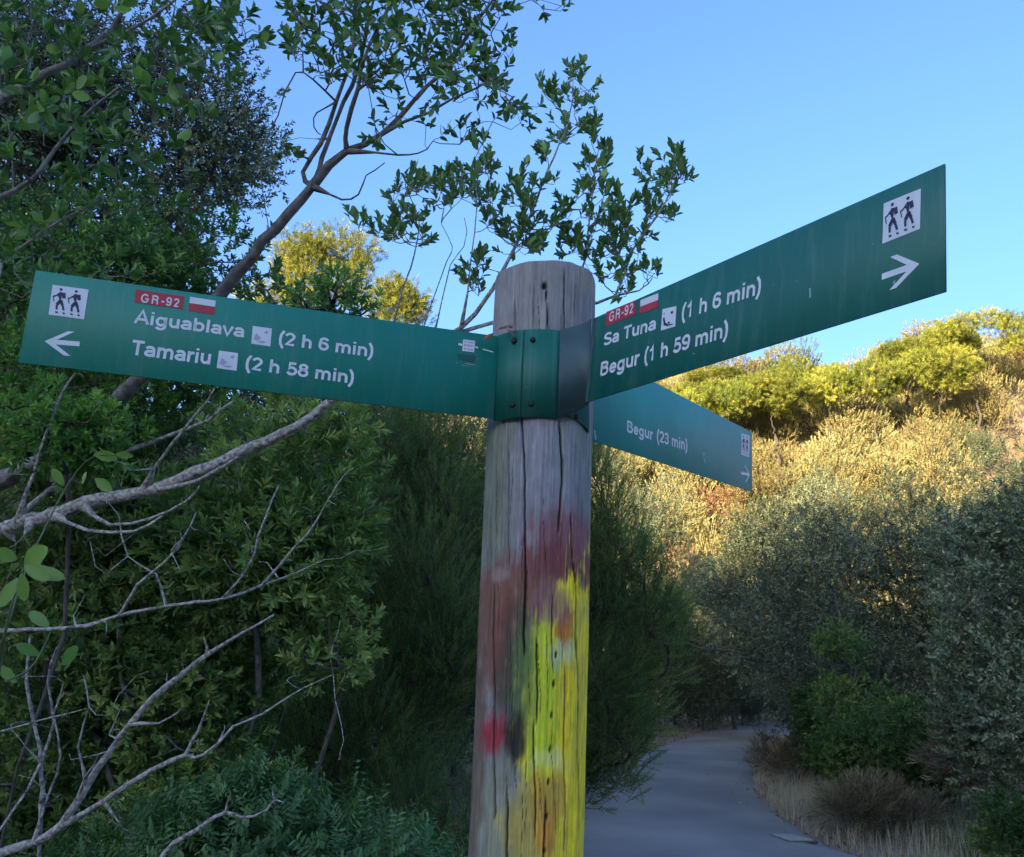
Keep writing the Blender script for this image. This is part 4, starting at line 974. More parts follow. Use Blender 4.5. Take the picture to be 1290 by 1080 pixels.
limbs_px(sk, [(40, 1180, 2.7, 3.30), (50, 1060, 2.7, 2.64), (52, 960, 2.7, 2.38), (42, 905, 2.7, 2.24), (34, 860, 2.7, 1.98), (38, 800, 2.7, 1.32)], None, .04, .006)
limbs_px(sk, [(52, 960, 2.7, 1.65), (30, 1000, 2.65, 1.65), (0, 1045, 2.6, 1.65), (-40, 1100, 2.6, 1.65)], n_at(52, 960, 2.7))
limbs_px(sk, [(290, 753, 2.7, 1.6), (318, 700, 2.7, 1.4), (335, 650, 2.7, 1.2), (352, 610, 2.7, .9)], sk.near(P(290, 753, 2.7)))
limbs_px(sk, [(330, 738, 2.75, 1.6), (372, 690, 2.75, 1.4), (400, 655, 2.75, 1.2), (425, 610, 2.75, .9), (445, 590, 2.75, .7)], sk.near(P(330, 738, 2.75)))
limbs_px(sk, [(210, 763, 2.7, 1.5), (196, 722, 2.7, 1.2), (160, 700, 2.7, 1), (150, 650, 2.7, .8)], sk.near(P(210, 763, 2.7)))
limbs_px(sk, [(52, 960, 2.7, 2), (66, 910, 2.68, 1.7), (60, 860, 2.66, 1.3), (72, 815, 2.66, 1)], sk.near(P(52, 960, 2.7)))
limbs_px(sk, [(45, 1060, 2.6, 2), (62, 1000, 2.6, 1.7), (76, 950, 2.6, 1.3), (68, 900, 2.6, 1), (80, 860, 2.6, .8)], sk.near(P(45, 1060, 2.6)))
limbs_px(sk, [(110, 988, 2.6, 1.6), (100, 940, 2.6, 1.4), (112, 890, 2.6, 1.1), (105, 850, 2.6, .8)], sk.near(P(110, 988, 2.6)))
for k in range(42):
    a = r2.randint(30, len(sk.p)); q = np.array(sk.p[a]) + r2.randn(3) * np.array([.11, .1, .11]); sk.grow([q], .04, bend=.5)
b0 = P(-160, 1150, 2.6); b0[2] = hz(b0[0], b0[1])
o = obj('dead_shrub', None, None, 'leafless dead shrub with pale lichened branches at the lower left', 'shrub', loc=b0)
V, Fc = tubes(sk.lines(.001), 7, .34); obj('branches', mkmesh('branches', V - b0, Fc, bark_pale, smooth=True), o)
sk = Skel()
limbs_px(sk, [(150, 1180, 2.4, 3.96), (205, 1078, 2.4, 3.30), (248, 1046, 2.4, 2.77), (284, 1022, 2.4, 2.38), (305, 1030, 2.4, 1.85), (335, 1022, 2.4, 1.58), (346, 1008, 2.4, 1.32)], None, .03, .006)
limbs_px(sk, [(284, 1022, 2.4, 1.32), (290, 1002, 2.4, 0.66)], sk.near(P(284, 1022, 2.4)))
limbs_px(sk, [(346, 1008, 2.4, 1.06), (343, 996, 2.4, 0.66)], sk.near(P(346, 1008, 2.4)))
limbs_px(sk, [(346, 1008, 2.4, 1.06), (358, 1012, 2.4, 0.66)], sk.near(P(346, 1008, 2.4)))
b0 = P(150, 1180, 2.4); b0[2] = hz(b0[0], b0[1])
V, Fc = tubes(sk.lines(.001), 6, .2)
obj('broken_branch', mkmesh('broken_branch', V - b0, Fc, bark_pale, smooth=True), None, 'crooked broken grey branch poking out above the bottom leaves', 'branch', loc=b0)

# ------------------------------------------------------------------ bushes
def bush(name, label, cat, c, rad, n, tpls, mat, r, Lx=None, nl=14, size=None, scale=1.0, up=.6, rnd=.5, group=None, bark=bark_dark, stems=26, hollow=.45, base=None, crown_name='foliage', tmean=.42, trunk_r=.05, shell=.5, flat_=.85, ground=True):
    c = np.asarray(c, float); rad = np.asarray(rad, float)
    b = np.array([c[0], c[1], hz(c[0], c[1]) - .05]) if base is None else np.asarray(base, float)
    root = obj(name, None, None, label, cat, group, loc=b)
    L = lumps(c, rad, nl, size or rad.min() * .45, r, flat_, shell)
    if Lx is not None: L = Lx
    elif ground: L += [(c + np.array([rad[0] * math.cos(a) * .5, rad[1] * math.sin(a) * .5, -rad[2] * .35]), rad * .45) for a in r.rand(4) * 6.28]
    p, d, k = in_lumps(L, n, r, up, rnd, hollow)
    hue = r.randn(len(L)) * .19
    t = tmean + hue[k] + .14 * r.randn(n)
    V, Fc, T = scatter(tpls, p - b, d, scale * (.75 + .5 * r.rand(n)), t, r)
    obj(crown_name, mkmesh(crown_name, V, Fc, mat, tint=T), root, kind='stuff')
    s = Skel(); s.add(b, -1, trunk_r); m = b + (c - b) * .55 + r.randn(3) * rad * .06; m2 = s.grow([m], .4 if rad.max() > 1.5 else .2, bend=.05)[0]
    for q_ in range(1, m2 + 1): s.r[q_] = trunk_r * (1 - .45 * q_ / m2)
    s.grow(np.array([l[0] for l in L]), .2, bend=.2); s.grow(p[r.choice(n, min(n, stems), False)], .15, bend=.2)
    V, Fc = tubes(s.lines(.004 * max(1, rad.max() / 2), 2.2, trunk_r), 5, .15)
    obj('trunk' if crown_name == 'crown' else 'stems', mkmesh('stems', V - b, Fc, bark, smooth=True), root)
    return root
rt_ = np.random.RandomState(3)
T_laurel = [sprig(10, .07, .050, .013, 1, rt_, 1.2, .35) for _ in range(6)]
T_laurel2 = [sprig(9, .06, .042, .015, 1, rt_, 1.2, .4) for _ in range(6)]
T_oak = [sprig(9, .09, .036, .018, 0, rt_, 1.2, .5) for _ in range(6)]
T_oaksm = [sprig(10, .14, .045, .022, 0, rt_, 1.2, .5, tw=.003) for _ in range(6)]
T_heath = [sprig(20, .16, .030, .0032, 0, rt_, .75, .25, tw=.0018, tv=.1) for _ in range(6)]
T_far = [sprig(9, .34, .13, .05, 0, rt_, .8, .25, tw=.008) for _ in range(6)]
T_pine = [sprig(14, .30, .22, .03, 0, rt_, 1.1, .4, tw=.01, tv=.15) for _ in range(6)]
T_brush = [sprig(8, .22, .12, .004, 0, rt_, .7, .2, tw=.002) for _ in range(5)]
def pinnate(r):
    VV, FF, TT, off = [], [], [], 0; lv, lf = leaf(.024, .0085, 1, .1, .2)
    for k in range(5):
        for sgn in (1, -1):
            R = rotm((1, 0, 0), r.randn() * .2) @ rotm((0, 1, 0), -.35) @ rotm((0, 0, 1), 0)
            if sgn < 0: R = np.diag([-1, 1, 1]) @ R
            VV.append(lv @ R.T + np.array([0, 0, .015 + k * .017])); FF.append(lf if sgn > 0 else lf[:, ::-1]); FF[-1] = FF[-1] + off
            TT.append(np.full(len(lv), r.randn() * .06)); off += len(lv)
    V = np.array([[.001, 0, 0], [-.0005, .001, 0], [-.0005, -.001, 0], [0, 0, .09]]); VV.append(V); FF.append(np.array([[0, 1, 3], [1, 2, 3], [2, 0, 3]]) + off); TT.append(np.full(4, .5))
    return np.concatenate(VV), np.concatenate(FF), np.concatenate(TT)
T_pin = []
for _ in range(4):
    VV, FF, TT, off = [], [], [], 0
    for k in range(5):
        V, Fc, T = pinnate(rt_); R = rotm((0, 0, 1), k * 2.4) @ rotm((0, 1, 0), .35 + .5 * rt_.rand())
        VV.append(V @ R.T + np.array([0, 0, k * .02])); FF.append(Fc + off); TT.append(T); off += len(V)
    T_pin.append((np.concatenate(VV), np.concatenate(FF), np.concatenate(TT)))

def B(px, py, d): return P(px, py, d)
rb_ = np.random.RandomState(21)
# left bank, front to back
bush('lentisk_shrub', 'low shrub with feathery blue-green leaflets along the bottom edge left of the post', 'shrub', B(330, 1130, 2.7), (.42, .3, .26), 650, T_pin, lentm, rb_, nl=10, size=.14, up=.9, rnd=.35, stems=30, trunk_r=.01, hollow=.5)
bush('lentisk_shrub', 'low feathery shrub in the bottom left corner below the dead branches', 'shrub', B(60, 1150, 2.9), (.40, .3, .26), 330, T_pin, lentm, rb_, nl=9, size=.14, up=.9, rnd=.35, stems=30, trunk_r=.01, tmean=.3)
bush('laurel_shrub', 'bright green narrow-leaved shrub under the middle of the left board', 'shrub', B(330, 640, 4.0), (.55, .5, .62), 2300, T_laurel, laurel, rb_, nl=18, size=.22, stems=130, trunk_r=.014, bark=bark_grey)
bush('laurel_shrub', 'green narrow-leaved shrub at the left edge behind the pale limb', 'shrub', B(70, 640, 4.2), (.7, .5, .75), 2400, T_laurel, laurel, rb_, nl=18, size=.24, stems=130, trunk_r=.014, bark=bark_grey, tmean=.36)
bush('laurel_shrub', 'green narrow-leaved shrub behind the dead branches at mid left', 'shrub', B(170, 850, 3.9), (.62, .45, .5), 1900, T_laurel2, laurel, rb_, nl=18, size=.2, stems=130, trunk_r=.014, bark=bark_grey, tmean=.36)
bush('laurel_shrub', 'small sprig-topped shrub between the heath and the dead branches', 'shrub', B(420, 800, 3.7), (.16, .2, .24), 170, T_laurel2, laurel, rb_, nl=8, size=.09, stems=40, trunk_r=.01, tmean=.6)
bush('broadleaf_shrub', 'tall leafy shrub just below the left end of the left board', 'shrub', B(120, 470, 4.4), (.75, .5, .45), 900, T_laurel2, glossy2, rb_, nl=14, size=.2, stems=60, trunk_r=.02, tmean=.3)
bush('broadleaf_shrub', 'leafy shrub top showing above the left board in front of the yellow pine', 'shrub', B(395, 385, 4.6), (.42, .3, .18), 150, T_laurel2, glossy, rb_, nl=9, size=.12, stems=80, trunk_r=.012, tmean=.5)
bush('broadleaf_shrub', 'dark leafy shrub above the left end of the left board', 'shrub', B(120, 330, 4.8), (.85, .5, .45), 1300, T_laurel2, glossy, rb_, nl=14, size=.22, stems=60, trunk_r=.02, tmean=.3)
bush('laurel_shrub', 'leafy shrub in front of the grey trunk under the left end of the left board', 'shrub', B(95, 545, 3.25), (.26, .2, .16), 300, T_laurel2, glossy2, rb_, nl=9, size=.1, stems=70, trunk_r=.008, tmean=.45, scale=.85, ground=False)
bush('laurel_shrub', 'low green shrub in the lower left corner behind the dead stems', 'shrub', B(50, 1010, 3.9), (.6, .4, .42), 1500, T_laurel2, laurel, rb_, nl=14, size=.2, stems=60, trunk_r=.012, tmean=.35, bark=bark_grey)
bush('laurel_shrub', 'low green shrub behind the bottom fronds', 'shrub', B(300, 1040, 3.6), (.5, .4, .3), 900, T_laurel2, laurel, rb_, nl=12, size=.18, stems=60, trunk_r=.012, tmean=.3, bark=bark_grey)
# heath behind and right of the post
for k, (x, y, d, rx, rz, n, lab) in enumerate((
        (440, 660, 5.6, .55, .95, 1500, 'tall feathery heath shrub right of the laurel under the left board'),
        (560, 780, 5.2, .5, 1.0, 1500, 'feathery heath shrub immediately left of the post'),
        (440, 930, 4.8, .5, .6, 1100, 'dark heath shrub low down left of the post'),
        (690, 700, 6.2, .55, .8, 1500, 'heath shrub standing directly behind the painted post'),
        (545, 610, 6.0, .55, .55, 1500, 'heath shrub top showing between the left board and the post'),
        (260, 930, 5.2, .7, .7, 1100, 'shadowed heath shrub behind the dead branches'))):
    bush('heath_shrub', lab, 'shrub', B(x, y, d), (rx, .5, rz), int(n * 1.9), T_heath, heathm, rb_, nl=18, size=.2, up=1.5, rnd=.3, stems=80, trunk_r=.018, tmean=.56, flat_=1.5, hollow=.3, ground=True)
Lh = [(P(x, y, 5.5 + .12 * math.sin(x * y)), np.array([r, r * .9, r * 1.15]) * 5.5 / F) for x, y, r in ((748, 600, 26), (765, 650, 30), (740, 690, 42), (785, 700, 34), (812, 735, 30), (760, 760, 44), (815, 790, 34), (838, 770, 22), (842, 815, 20), (800, 850, 38), (836, 850, 22), (755, 850, 46), (725, 780, 45), (720, 900, 50), (775, 915, 38), (808, 905, 26), (795, 950, 26), (760, 965, 38), (730, 980, 40), (785, 990, 20), (700, 700, 45), (690, 850, 50), (700, 960, 45))]
bush('heath_shrub', 'feathery heath shrub immediately right of the post hanging over the road', 'shrub', P(755, 840, 5.5), (.5, .4, .8), 4600, T_heath, heathm, rb_, Lx=Lh, base=P(690, 1150, 5.6) * np.array([1, 1, 0]), up=1.3, rnd=.35, stems=110, trunk_r=.010, tmean=.5, hollow=.25)
bush('heath_shrub', 'low heath shrub at the foot of the post on the left', 'shrub', P(540, 1060, 4.2), (.45, .35, .35), 900, T_heath, heathm, rb_, nl=12, size=.18, up=1.4, rnd=.35, stems=50, trunk_r=.012, tmean=.35)
bush('lentisk_shrub', 'small feathery shrub between the bottom lentisk and the post', 'shrub', P(490, 1110, 3.2), (.3, .25, .2), 260, T_pin, lentm, rb_, nl=8, size=.12, up=.9, rnd=.35, stems=30, trunk_r=.01, tmean=.35)
# holm oaks top left
def tree(name, label, c, rad, n, tpls, mat, r, base, **k):
    return bush(name, label, 'tree', c, rad, n, tpls, mat, r, base=base, crown_name='crown', ground=False, **k)
def gb(x, y): return np.array([x, y, hz(x, y) - .1])
c_ = B(165, 190, 6.6); tree('holm_oak', 'tall dark holm oak with fine leaves against the sky behind the top left leaves', c_, (1.15, 1.0, 1.15), 4600, T_oak, oakm, rb_, gb(c_[0] - .8, c_[1] + .3), nl=26, size=.42, stems=160, trunk_r=.09, tmean=.35)
c_ = B(0, 100, 6.8); tree('holm_oak', 'dark holm oak behind the top left corner', c_, (1.25, 1.0, 1.6), 3800, T_oak, oakm, rb_, gb(c_[0] - .8, c_[1] + .3), nl=22, size=.5, stems=120, trunk_r=.09, tmean=.3)
# dark mass behind the left bank
oak_a = None
protos = {}
def proto(key, mk):
    protos[key] = mk; return mk
def place(src, label, cat, loc, rz, s, group=None, sz=None):
    c_ = copy_tree(src); c_.location = [float(v) for v in loc]; c_.rotation_euler = (0, 0, rz); c_.scale = (s, s, sz or s)
    c_['label'] = label; c_['category'] = cat
    if group: c_['group'] = group
    elif 'group' in c_: del c_['group']
    return c_
# big grey-green bushes on the right: three are built, the others are copies
def oakbush(label, px, py, d, rad, n, mat, r, tm=.42, tp=T_oaksm, **k):
    c = B(px, py, d); return bush('holm_oak_bush', label, 'bush', c, rad, n, tp, mat, r, nl=34, size=min(rad) * .34, stems=90, trunk_r=.07, tmean=tm, up=.7, rnd=.6, shell=.65, **k)
ro1 = oakbush('large pale grey-green bush at the right edge, nearest on that side', 1290, 800, 9.0, (1.0, .9, 1.75), 4200, oakgrey, rb_, .58, T_oak, scale=1.5)
ro2 = oakbush('dark rounded holm oak bush right of centre above the green creeper', 1110, 800, 15.5, (2.2, 2.0, 2.6), 6500, oakm, rb_, .5, scale=1.25)
ro3 = oakbush('tall grey-green bush below the sunlit scrub at the right', 1230, 720, 16.5, (2.2, 1.8, 2.3), 4200, oakgrey, rb_, .5, scale=1.3)
ro4 = oakbush('dark holm oak bush leaning out over the bend of the road', 985, 755, 21, (2.0, 2.0, 2.2), 4600, oakm, rb_, .42, scale=1.6, base=np.append(G(1045, 924)[:2], 0.))
def copy_at(src, c0, label, px, py, d, s, rz, cat='bush', name=None, sz=None):
    """copy so that the crown centre lands at a photo pixel"""
    t = P(px, py, d); off = np.array(c0) * s; ca, sa = math.cos(rz), math.sin(rz)
    o2 = np.array([off[0] * ca - off[1] * sa, off[0] * sa + off[1] * ca]); x, y = t[0] - o2[0], t[1] - o2[1]
    z = hz(x, y) - .1; return place(src, label, cat, (x, y, z), rz, s, sz=float(np.clip((t[2] - z) / max(c0[2], .2), .45 * s, 1.35 * s)))
def cen(root, px, py, d): return P(px, py, d) - np.array(root.location)
C2_, C3_, C4_, C1_ = cen(ro2, 1110, 800, 15.5), cen(ro3, 1230, 720, 16.5), cen(ro4, 985, 755, 21), cen(ro1, 1290, 800, 9.0)
copy_at(ro2, C2_, 'dark holm oak bush with sun-touched top beside the end of the rear board', 1040, 745, 25, 1.1, 1.0)
copy_at(ro3, C3_, 'dark bush between the end of the rear board and the road bend', 925, 770, 29, 1.1, 2.1)
copy_at(ro2, C2_, 'shadowed bush beyond the bend, right of the dark gap', 905, 800, 34, .95, .6)
copy_at(ro2, C2_, 'shadowed bush at the far side of the bend behind the heath', 780, 805, 27, .75, 3.0)
copy_at(ro3, C3_, 'shadowed bush at the far side of the bend just left of the dark gap', 850, 812, 31, .85, 4.0)
copy_at(ro3, C3_, 'dark bush showing under the rear board right of the post', 790, 690, 31, 1.2, 5.0)
copy_at(ro2, C2_, 'dark bush beyond the bend behind the right-hand bushes', 990, 810, 41, 1.0, 5.4)
copy_at(ro2, C2_, 'large dark bush behind the right edge bush', 1370, 760, 13, .9, 1.9)
copy_at(ro4, C4_, 'bush behind the grey-green bush at the right', 1310, 720, 21, 1.0, 2.6)
for k, (px, py, d, s) in enumerate(((560, 700, 13, .9), (380, 650, 10, .8), (200, 700, 8.5, .75), (60, 760, 8, .7), (660, 760, 16, 1.), (700, 800, 26, 1.1), (-80, 600, 9, .9), (470, 900, 9.5, .6), (620, 640, 24, 1.1), (230, 560, 12, .7), (80, 430, 11, .9), (-60, 250, 10, 1.1))):
    copy_at((ro2, ro4, ro3)[k % 3], (C2_, C4_, C3_)[k % 3], ('dark holm oak bush behind the heath left of the post', 'dark bush behind the laurel shrub under the left board', 'dark bush behind the dead branches', 'dark bush at the left edge behind the sapling', 'dark bush directly behind the post', 'bush beside the road glimpsed between the post and the heath', 'dark bush outside the left edge', 'low dark bush at the bottom left of the post', 'far bush just left of the post', 'dark bush behind the middle of the left board', 'dark bush behind the left end of the left board', 'tall dark bush behind the top left leaves')[k], px, py, d, s, k * 1.3)
copy_at(ro2, C2_, 'dark bush filling the gap beyond the bend of the road', 885, 832, 28.5, .62, 2.2)
copy_at(ro2, C2_, 'dark bush filling the gap behind the green creeper bush', 1165, 765, 21, .95, 3.9)
copy_at(ro2, C2_, 'dark bush showing between the left board and the heath', 590, 600, 15, .75, .9)
# green bush with creeper, dry bushes on the verge
bush('creeper_bush', 'bright green rounded bush overgrown with small-leaved creeper beside the road', 'bush', B(1100, 930, 12), (.95, .8, .7), 3000, T_laurel2, creeper, rb_, nl=30, size=.3, scale=1.2, stems=50, tmean=.4)
bush('creeper_bush', 'rounded green bush overgrown with creeper between the first one and the right edge bush', 'bush', B(1190, 945, 11.3), (.75, .6, .6), 2000, T_laurel2, creeper, rb_, nl=20, size=.28, scale=1.2, stems=50, tmean=.3)
bush('creeper_bush', 'yellowish creeper climbing up into the dark bush above the roadside', 'creeper', B(1065, 855, 13), (.45, .5, .85), 800, T_laurel2, creeper, rb_, nl=10, size=.22, scale=1.2, stems=50, tmean=.72)
bush('creeper_bush', 'dark green creeper bush at the inside of the bend', 'bush', B(1055, 905, 14.5), (.9, .8, .9), 2200, T_laurel2, creeper, rb_, nl=14, size=.3, scale=1.4, stems=50, tmean=.2)
bush('dry_bush', 'low brown dried bush at the inside of the bend', 'bush', B(985, 958, 15.5), (.55, .8, .28), 700, T_brush, drybr, rb_, nl=14, size=.2, stems=40, tmean=.35, trunk_r=.01, up=1.2)
bush('dry_bush', 'brown twiggy dried brush in front of the creeper bush', 'bush', B(1115, 1022, 10.5), (.85, .5, .2), 1000, T_brush, drybr, rb_, nl=14, size=.18, stems=60, tmean=.3, trunk_r=.01, up=1.2)
bush('dry_bush', 'brown dead brush at the foot of the right edge bush', 'bush', B(1215, 940, 10.5), (.4, .4, .5), 600, T_brush, drybr, rb_, nl=10, size=.18, stems=60, tmean=.4, trunk_r=.01)
bush('leafy_bush', 'low green bush at the bottom right corner', 'bush', B(1300, 1045, 7.5), (.45, .4, .28), 800, T_laurel2, creeper, rb_, nl=10, size=.18, stems=40, tmean=.35, trunk_r=.01)
# dark tangle on the far bank of the bend
for k, (px, py, d, s) in enumerate(((770, 878, 24, .5), (825, 872, 27.5, .5), (880, 868, 30, .5), (935, 868, 31.5, .5), (990, 862, 33, .55))):
    copy_at(ro2, C2_, ('low dark bush on the far bank behind the heath', 'low dark bush on the far bank where the road appears', 'low dark bush on the far bank under the gap', 'low dark bush on the far bank above the left sunlit patch', 'low dark bush on the far bank above the right sunlit patch')[k], px, py, d, s, k * 1.1 + .5)

# ------------------------------------------------------------------ hillside
rh = np.random.RandomState(77)
def hillproto(mat, tm, n=1300, r0=1.3):
    c = np.array([0, 0, r0 * .9]); root = bush('hillside_shrub', 'golden sunlit scrub bush on the far hillside', 'shrub', c + np.array([0, 600, 0]), (r0, r0, r0), n, T_far, mat, rh, nl=13, size=.56, scale=.62, up=1.6, rnd=.35, base=np.array([0, 600, 0.]), stems=30, trunk_r=.05, tmean=tm, hollow=.72, bark=bark_dark)
    return root
hp = [hillproto(golden, .5), hillproto(golden, .3), hillproto(golden, .7), hillproto(oakgrey, .5), hillproto(rusty, .5)]
labs = [('sunlit golden scrub bush, one of many on the far hillside', 'golden bushes on the far hillside')] * 3 + [('grey-green bush among the golden scrub on the hillside', 'grey-green bushes on the far hillside'), ('rusty brown bush among the golden scrub on the hillside', 'rusty bushes on the far hillside')]
cnt = 0
for row, y in enumerate(np.linspace(42, 86, 17)):
    sp_ = 3.3
    for x in np.arange(-.30 * y, .66 * y, sp_):
        if cnt >= 285: break
        x_ = x + rh.randn() * .7; y_ = y + rh.randn() * .6
        t = (P(0, 0, 1) * 0); q = np.array([x_, y_, hz(x_, y_) + 1.2]); px, py = proj(q)
        if px < 470 or px > 1350: continue
        if 480 < px < 640 and py > 530: continue
        if px > 640 and px < 742: continue
        if (px < 860 and y < 48): continue
        u = rh.rand(); k = rh.choice(3)
        if u < .05 + .10 * (y < 47): k = 3
        elif u < .13: k = 4
        s = 1.1 + 1.5 * rh.rand() ** 1.5
        place(hp[k], labs[k][0], 'shrub', (x_, y_, hz(x_, y_) - .1), rh.rand() * 6.28, s, labs[k][1], sz=s * (.75 + .3 * rh.rand())); cnt += 1
print('hill shrubs', cnt)
for h in hp:
    for ch in list(h.children): bpy.data.objects.remove(ch)
    bpy.data.objects.remove(h)
# undergrowth between them, one mass
m = 34000; y_ = 40.5 + 56 * rh.rand(m) ** .8; x_ = y_ * (-.2 + .84 * rh.rand(m)); z_ = height(x_, y_); p = np.c_[x_, y_, z_ + .1]
px, py = proj(p); ok = (px > 300) & (px < 1400); p = p[ok]
V, Fc, T = scatter(T_far[:3], p, np.array([0, 0, 1.]) + .35 * rh.randn(len(p), 3), 1.0 + .8 * rh.rand(len(p)), .45 + .25 * rh.randn(len(p)), rh)
obj('undergrowth', mkmesh('undergrowth', V, Fc, golden, tint=T), None, kind='stuff', label='golden dry undergrowth between the hillside bushes', cat='undergrowth')
# skyline pines
def pine(label, px, py, d, rx, rz, n, r, trunk=None, mat=pinem, tm=.5, name='umbrella_pine'):
    c = B(px, py, d); b = gb(c[0] + r.randn() * .4, c[1] + .5)
    return bush(name, label, 'pine tree', c, (rx, rx * .9, rz), n, T_pine, mat, r, nl=26, size=max(.5, rz * .45), up=.9, rnd=.6, base=b, crown_name='crown', ground=False, stems=60, trunk_r=.2, tmean=tm - .12 + .2 * r.rand(), flat_=.7, shell=.7, bark=bark_dark)
pine('umbrella pine on the skyline just above the rear board', 880, 500, 74, 2.6, 1.3, 1100, rh)
pine('rounded pine on the skyline left of the middle', 948, 492, 76, 2.6, 1.3, 1100, rh)
pine('broad pine clump on the skyline at the dip', 1005, 478, 78, 3.4, 1.8, 1300, rh)
pine('flat-topped pine on the skyline left of the tallest pine', 1140, 448, 78, 3.0, 1.5, 1300, rh)
pine('tallest umbrella pine on the skyline with bare trunk showing, at the right', 1235, 428, 76, 4.6, 2.0, 2000, rh)
pine('pine on the skyline against the right edge', 1310, 422, 80, 3.2, 1.7, 1000, rh)
pine('small pine on the skyline between the clumps', 1070, 474, 80, 2.2, 1.2, 800, rh)
pine('bright yellow sunlit pine above the left board', 412, 345, 52, 3.0, 2.9, 2200, rh, name='pine_tree', tm=.62)
pine('smaller yellow sunlit pine above the right half of the left board', 498, 392, 50, 1.7, 2.1, 1100, rh, name='pine_tree', tm=.55)
pine('sunlit pine crown glimpsed at the lower left of the yellow pine', 345, 390, 54, 2.4, 2.0, 900, rh, name='pine_tree', tm=.5)
pp_ = [o for o in scene.objects if o.name.startswith('umbrella_pine') and o.parent is None]
for k, (px, py, d) in enumerate(((850, 503, 70), (915, 503, 72), (975, 496, 73), (1040, 488, 74), (1100, 478, 74), (1180, 466, 74), (1275, 452, 72), (1190, 432, 80), (905, 480, 80))):
    src = pp_[(0, 1, 3)[k % 3]]; src_c = {0: (880, 500, 74), 1: (948, 492, 76), 3: (1140, 448, 78)}[(0, 1, 3)[k % 3]]
    copy_at(src, cen(src, *src_c), 'low pine in the belt just under the skyline, ' + ('nearest the rear board', 'second from the rear board', 'below the dip', 'right of the dip', 'under the small pine', 'under the flat-topped pine', 'in front of the tallest pine', 'between the two tallest pines', 'behind the first two')[k], px, py, d, .9 + .12 * (k % 3), k * 1.7, cat='pine tree')
# unseen bushes on the ridge, added to make the edge of the shade ragged
place_src = ro2
for k in range(44):
    t = -70 + k * 3.4 + rh.randn() * .8; e = 33 + rh.randn() * 1.2
    x_ = SUN_H[0] * e - SUN_H[1] * t; y_ = SUN_H[1] * e + SUN_H[0] * t
    place(ro4 if k % 2 else ro2, 'unseen bush added on the ridge behind the viewpoint to roughen the shade edge', 'bush', (x_, y_, hz(x_, y_) - .4), rh.rand() * 6, .35 + .35 * rh.rand(), 'unseen bushes added on the ridge to roughen the shade edge')

# ------------------------------------------------------------------ verge, litter, small things
rg = np.random.RandomState(9)
grass = leafmat('dry_grass', (.25, .21, .14), (.40, .34, .24), (.55, .48, .36), rough=.7, trans=.25)
ggrass = leafmat('green_grass', (.05, .08, .03), (.09, .13, .045), (.18, .2, .08), rough=.6, trans=.25)
def blades(n, mat, name, lab, xr, yr, hmin, hmax, w, cond, tm=.5):
    x = xr[0] + (xr[1] - xr[0]) * rg.rand(n * 3); y = yr[0] + (yr[1] - yr[0]) * rg.rand(n * 3); d = road_dist(x, y)
    clump = vnoise(x * 2.2 + 60, y * 2.2 + 10, 51)
    m = cond(x, y, d) & (rg.rand(n * 3) < clump ** 1.2 + .15); x, y, d = x[m][:n], y[m][:n], d[m][:n]; k = len(x)
    h = (hmin + (hmax - hmin) * rg.rand(k) ** 1.3) * sstep(d / .55 + .25) * (.6 + .7 * vnoise(x * .8 + 9, y * .8 + 9, 52)); a = rg.rand(k) * 6.28; dx, dy = np.cos(a), np.sin(a)
    ln = h * (.15 + .6 * rg.rand(k)); b = np.c_[x, y, height(x, y)]
    sx = np.c_[-dy, dx, 0 * x] * w
    p1 = b + np.c_[dx * ln * .35, dy * ln * .35, h * .6]; p2 = b + np.c_[dx * ln, dy * ln, h]
    V = np.stack([b - sx, b + sx, p1 + sx * .7, p1 - sx * .7, p2], 1).reshape(-1, 3)
    Fc = (np.array([[0, 1, 2], [0, 2, 3], [3, 2, 4]])[None] + (np.arange(k) * 5)[:, None, None]).reshape(-1, 3)
    obj(name, mkmesh(name, V, Fc, mat, tint=np.repeat(np.clip(tm + .2 * rg.randn(k), 0, .86), 5)), None, lab, 'grass', kind='stuff')
blades(32000, grass, 'dry_grass', 'pale dry grass along the inside verge of the road', (1.2, 12), (5.5, 22), .10, .38, .0035, lambda x, y, d: (d > .03) & (x > 0.2) & (d < 4.5))
blades(9000, ggrass, 'green_grass', 'sparse green grass on the verge at the bottom right', (2.0, 9), (5.5, 14), .12, .36, .004, lambda x, y, d: (d > 1.1) & (d < 4.5))
# fallen leaves and litter on the shoulders
V0, F0 = leaf(.05, .028, 0, .3, .4)
n = 9000; x = 18 * rg.rand(n * 2) - 3; y = 6 + 36 * rg.rand(n * 2); d = road_dist(x, y); m_ = (rg.rand(n * 2) < np.exp(-((d - .25) / .6) ** 2)) & (d > 0) ; x, y = x[m_], y[m_]
V, Fc, T = scatter([(V0, F0, np.zeros(4))], np.c_[x, y, height(x, y) + .012], rg.randn(len(x), 3) * .5 + np.array([0, 0, .1]), 1 + .6 * rg.rand(len(x)), .5 + .25 * rg.randn(len(x)), rg)
obj('leaf_litter', mkmesh('leaf_litter', V, Fc, leafmat('litter', (.12, .06, .03), (.22, .12, .06), (.34, .22, .12), trans=.05), tint=T), None, 'brown fallen leaves on the shoulders of the road', 'leaf litter', kind='stuff')
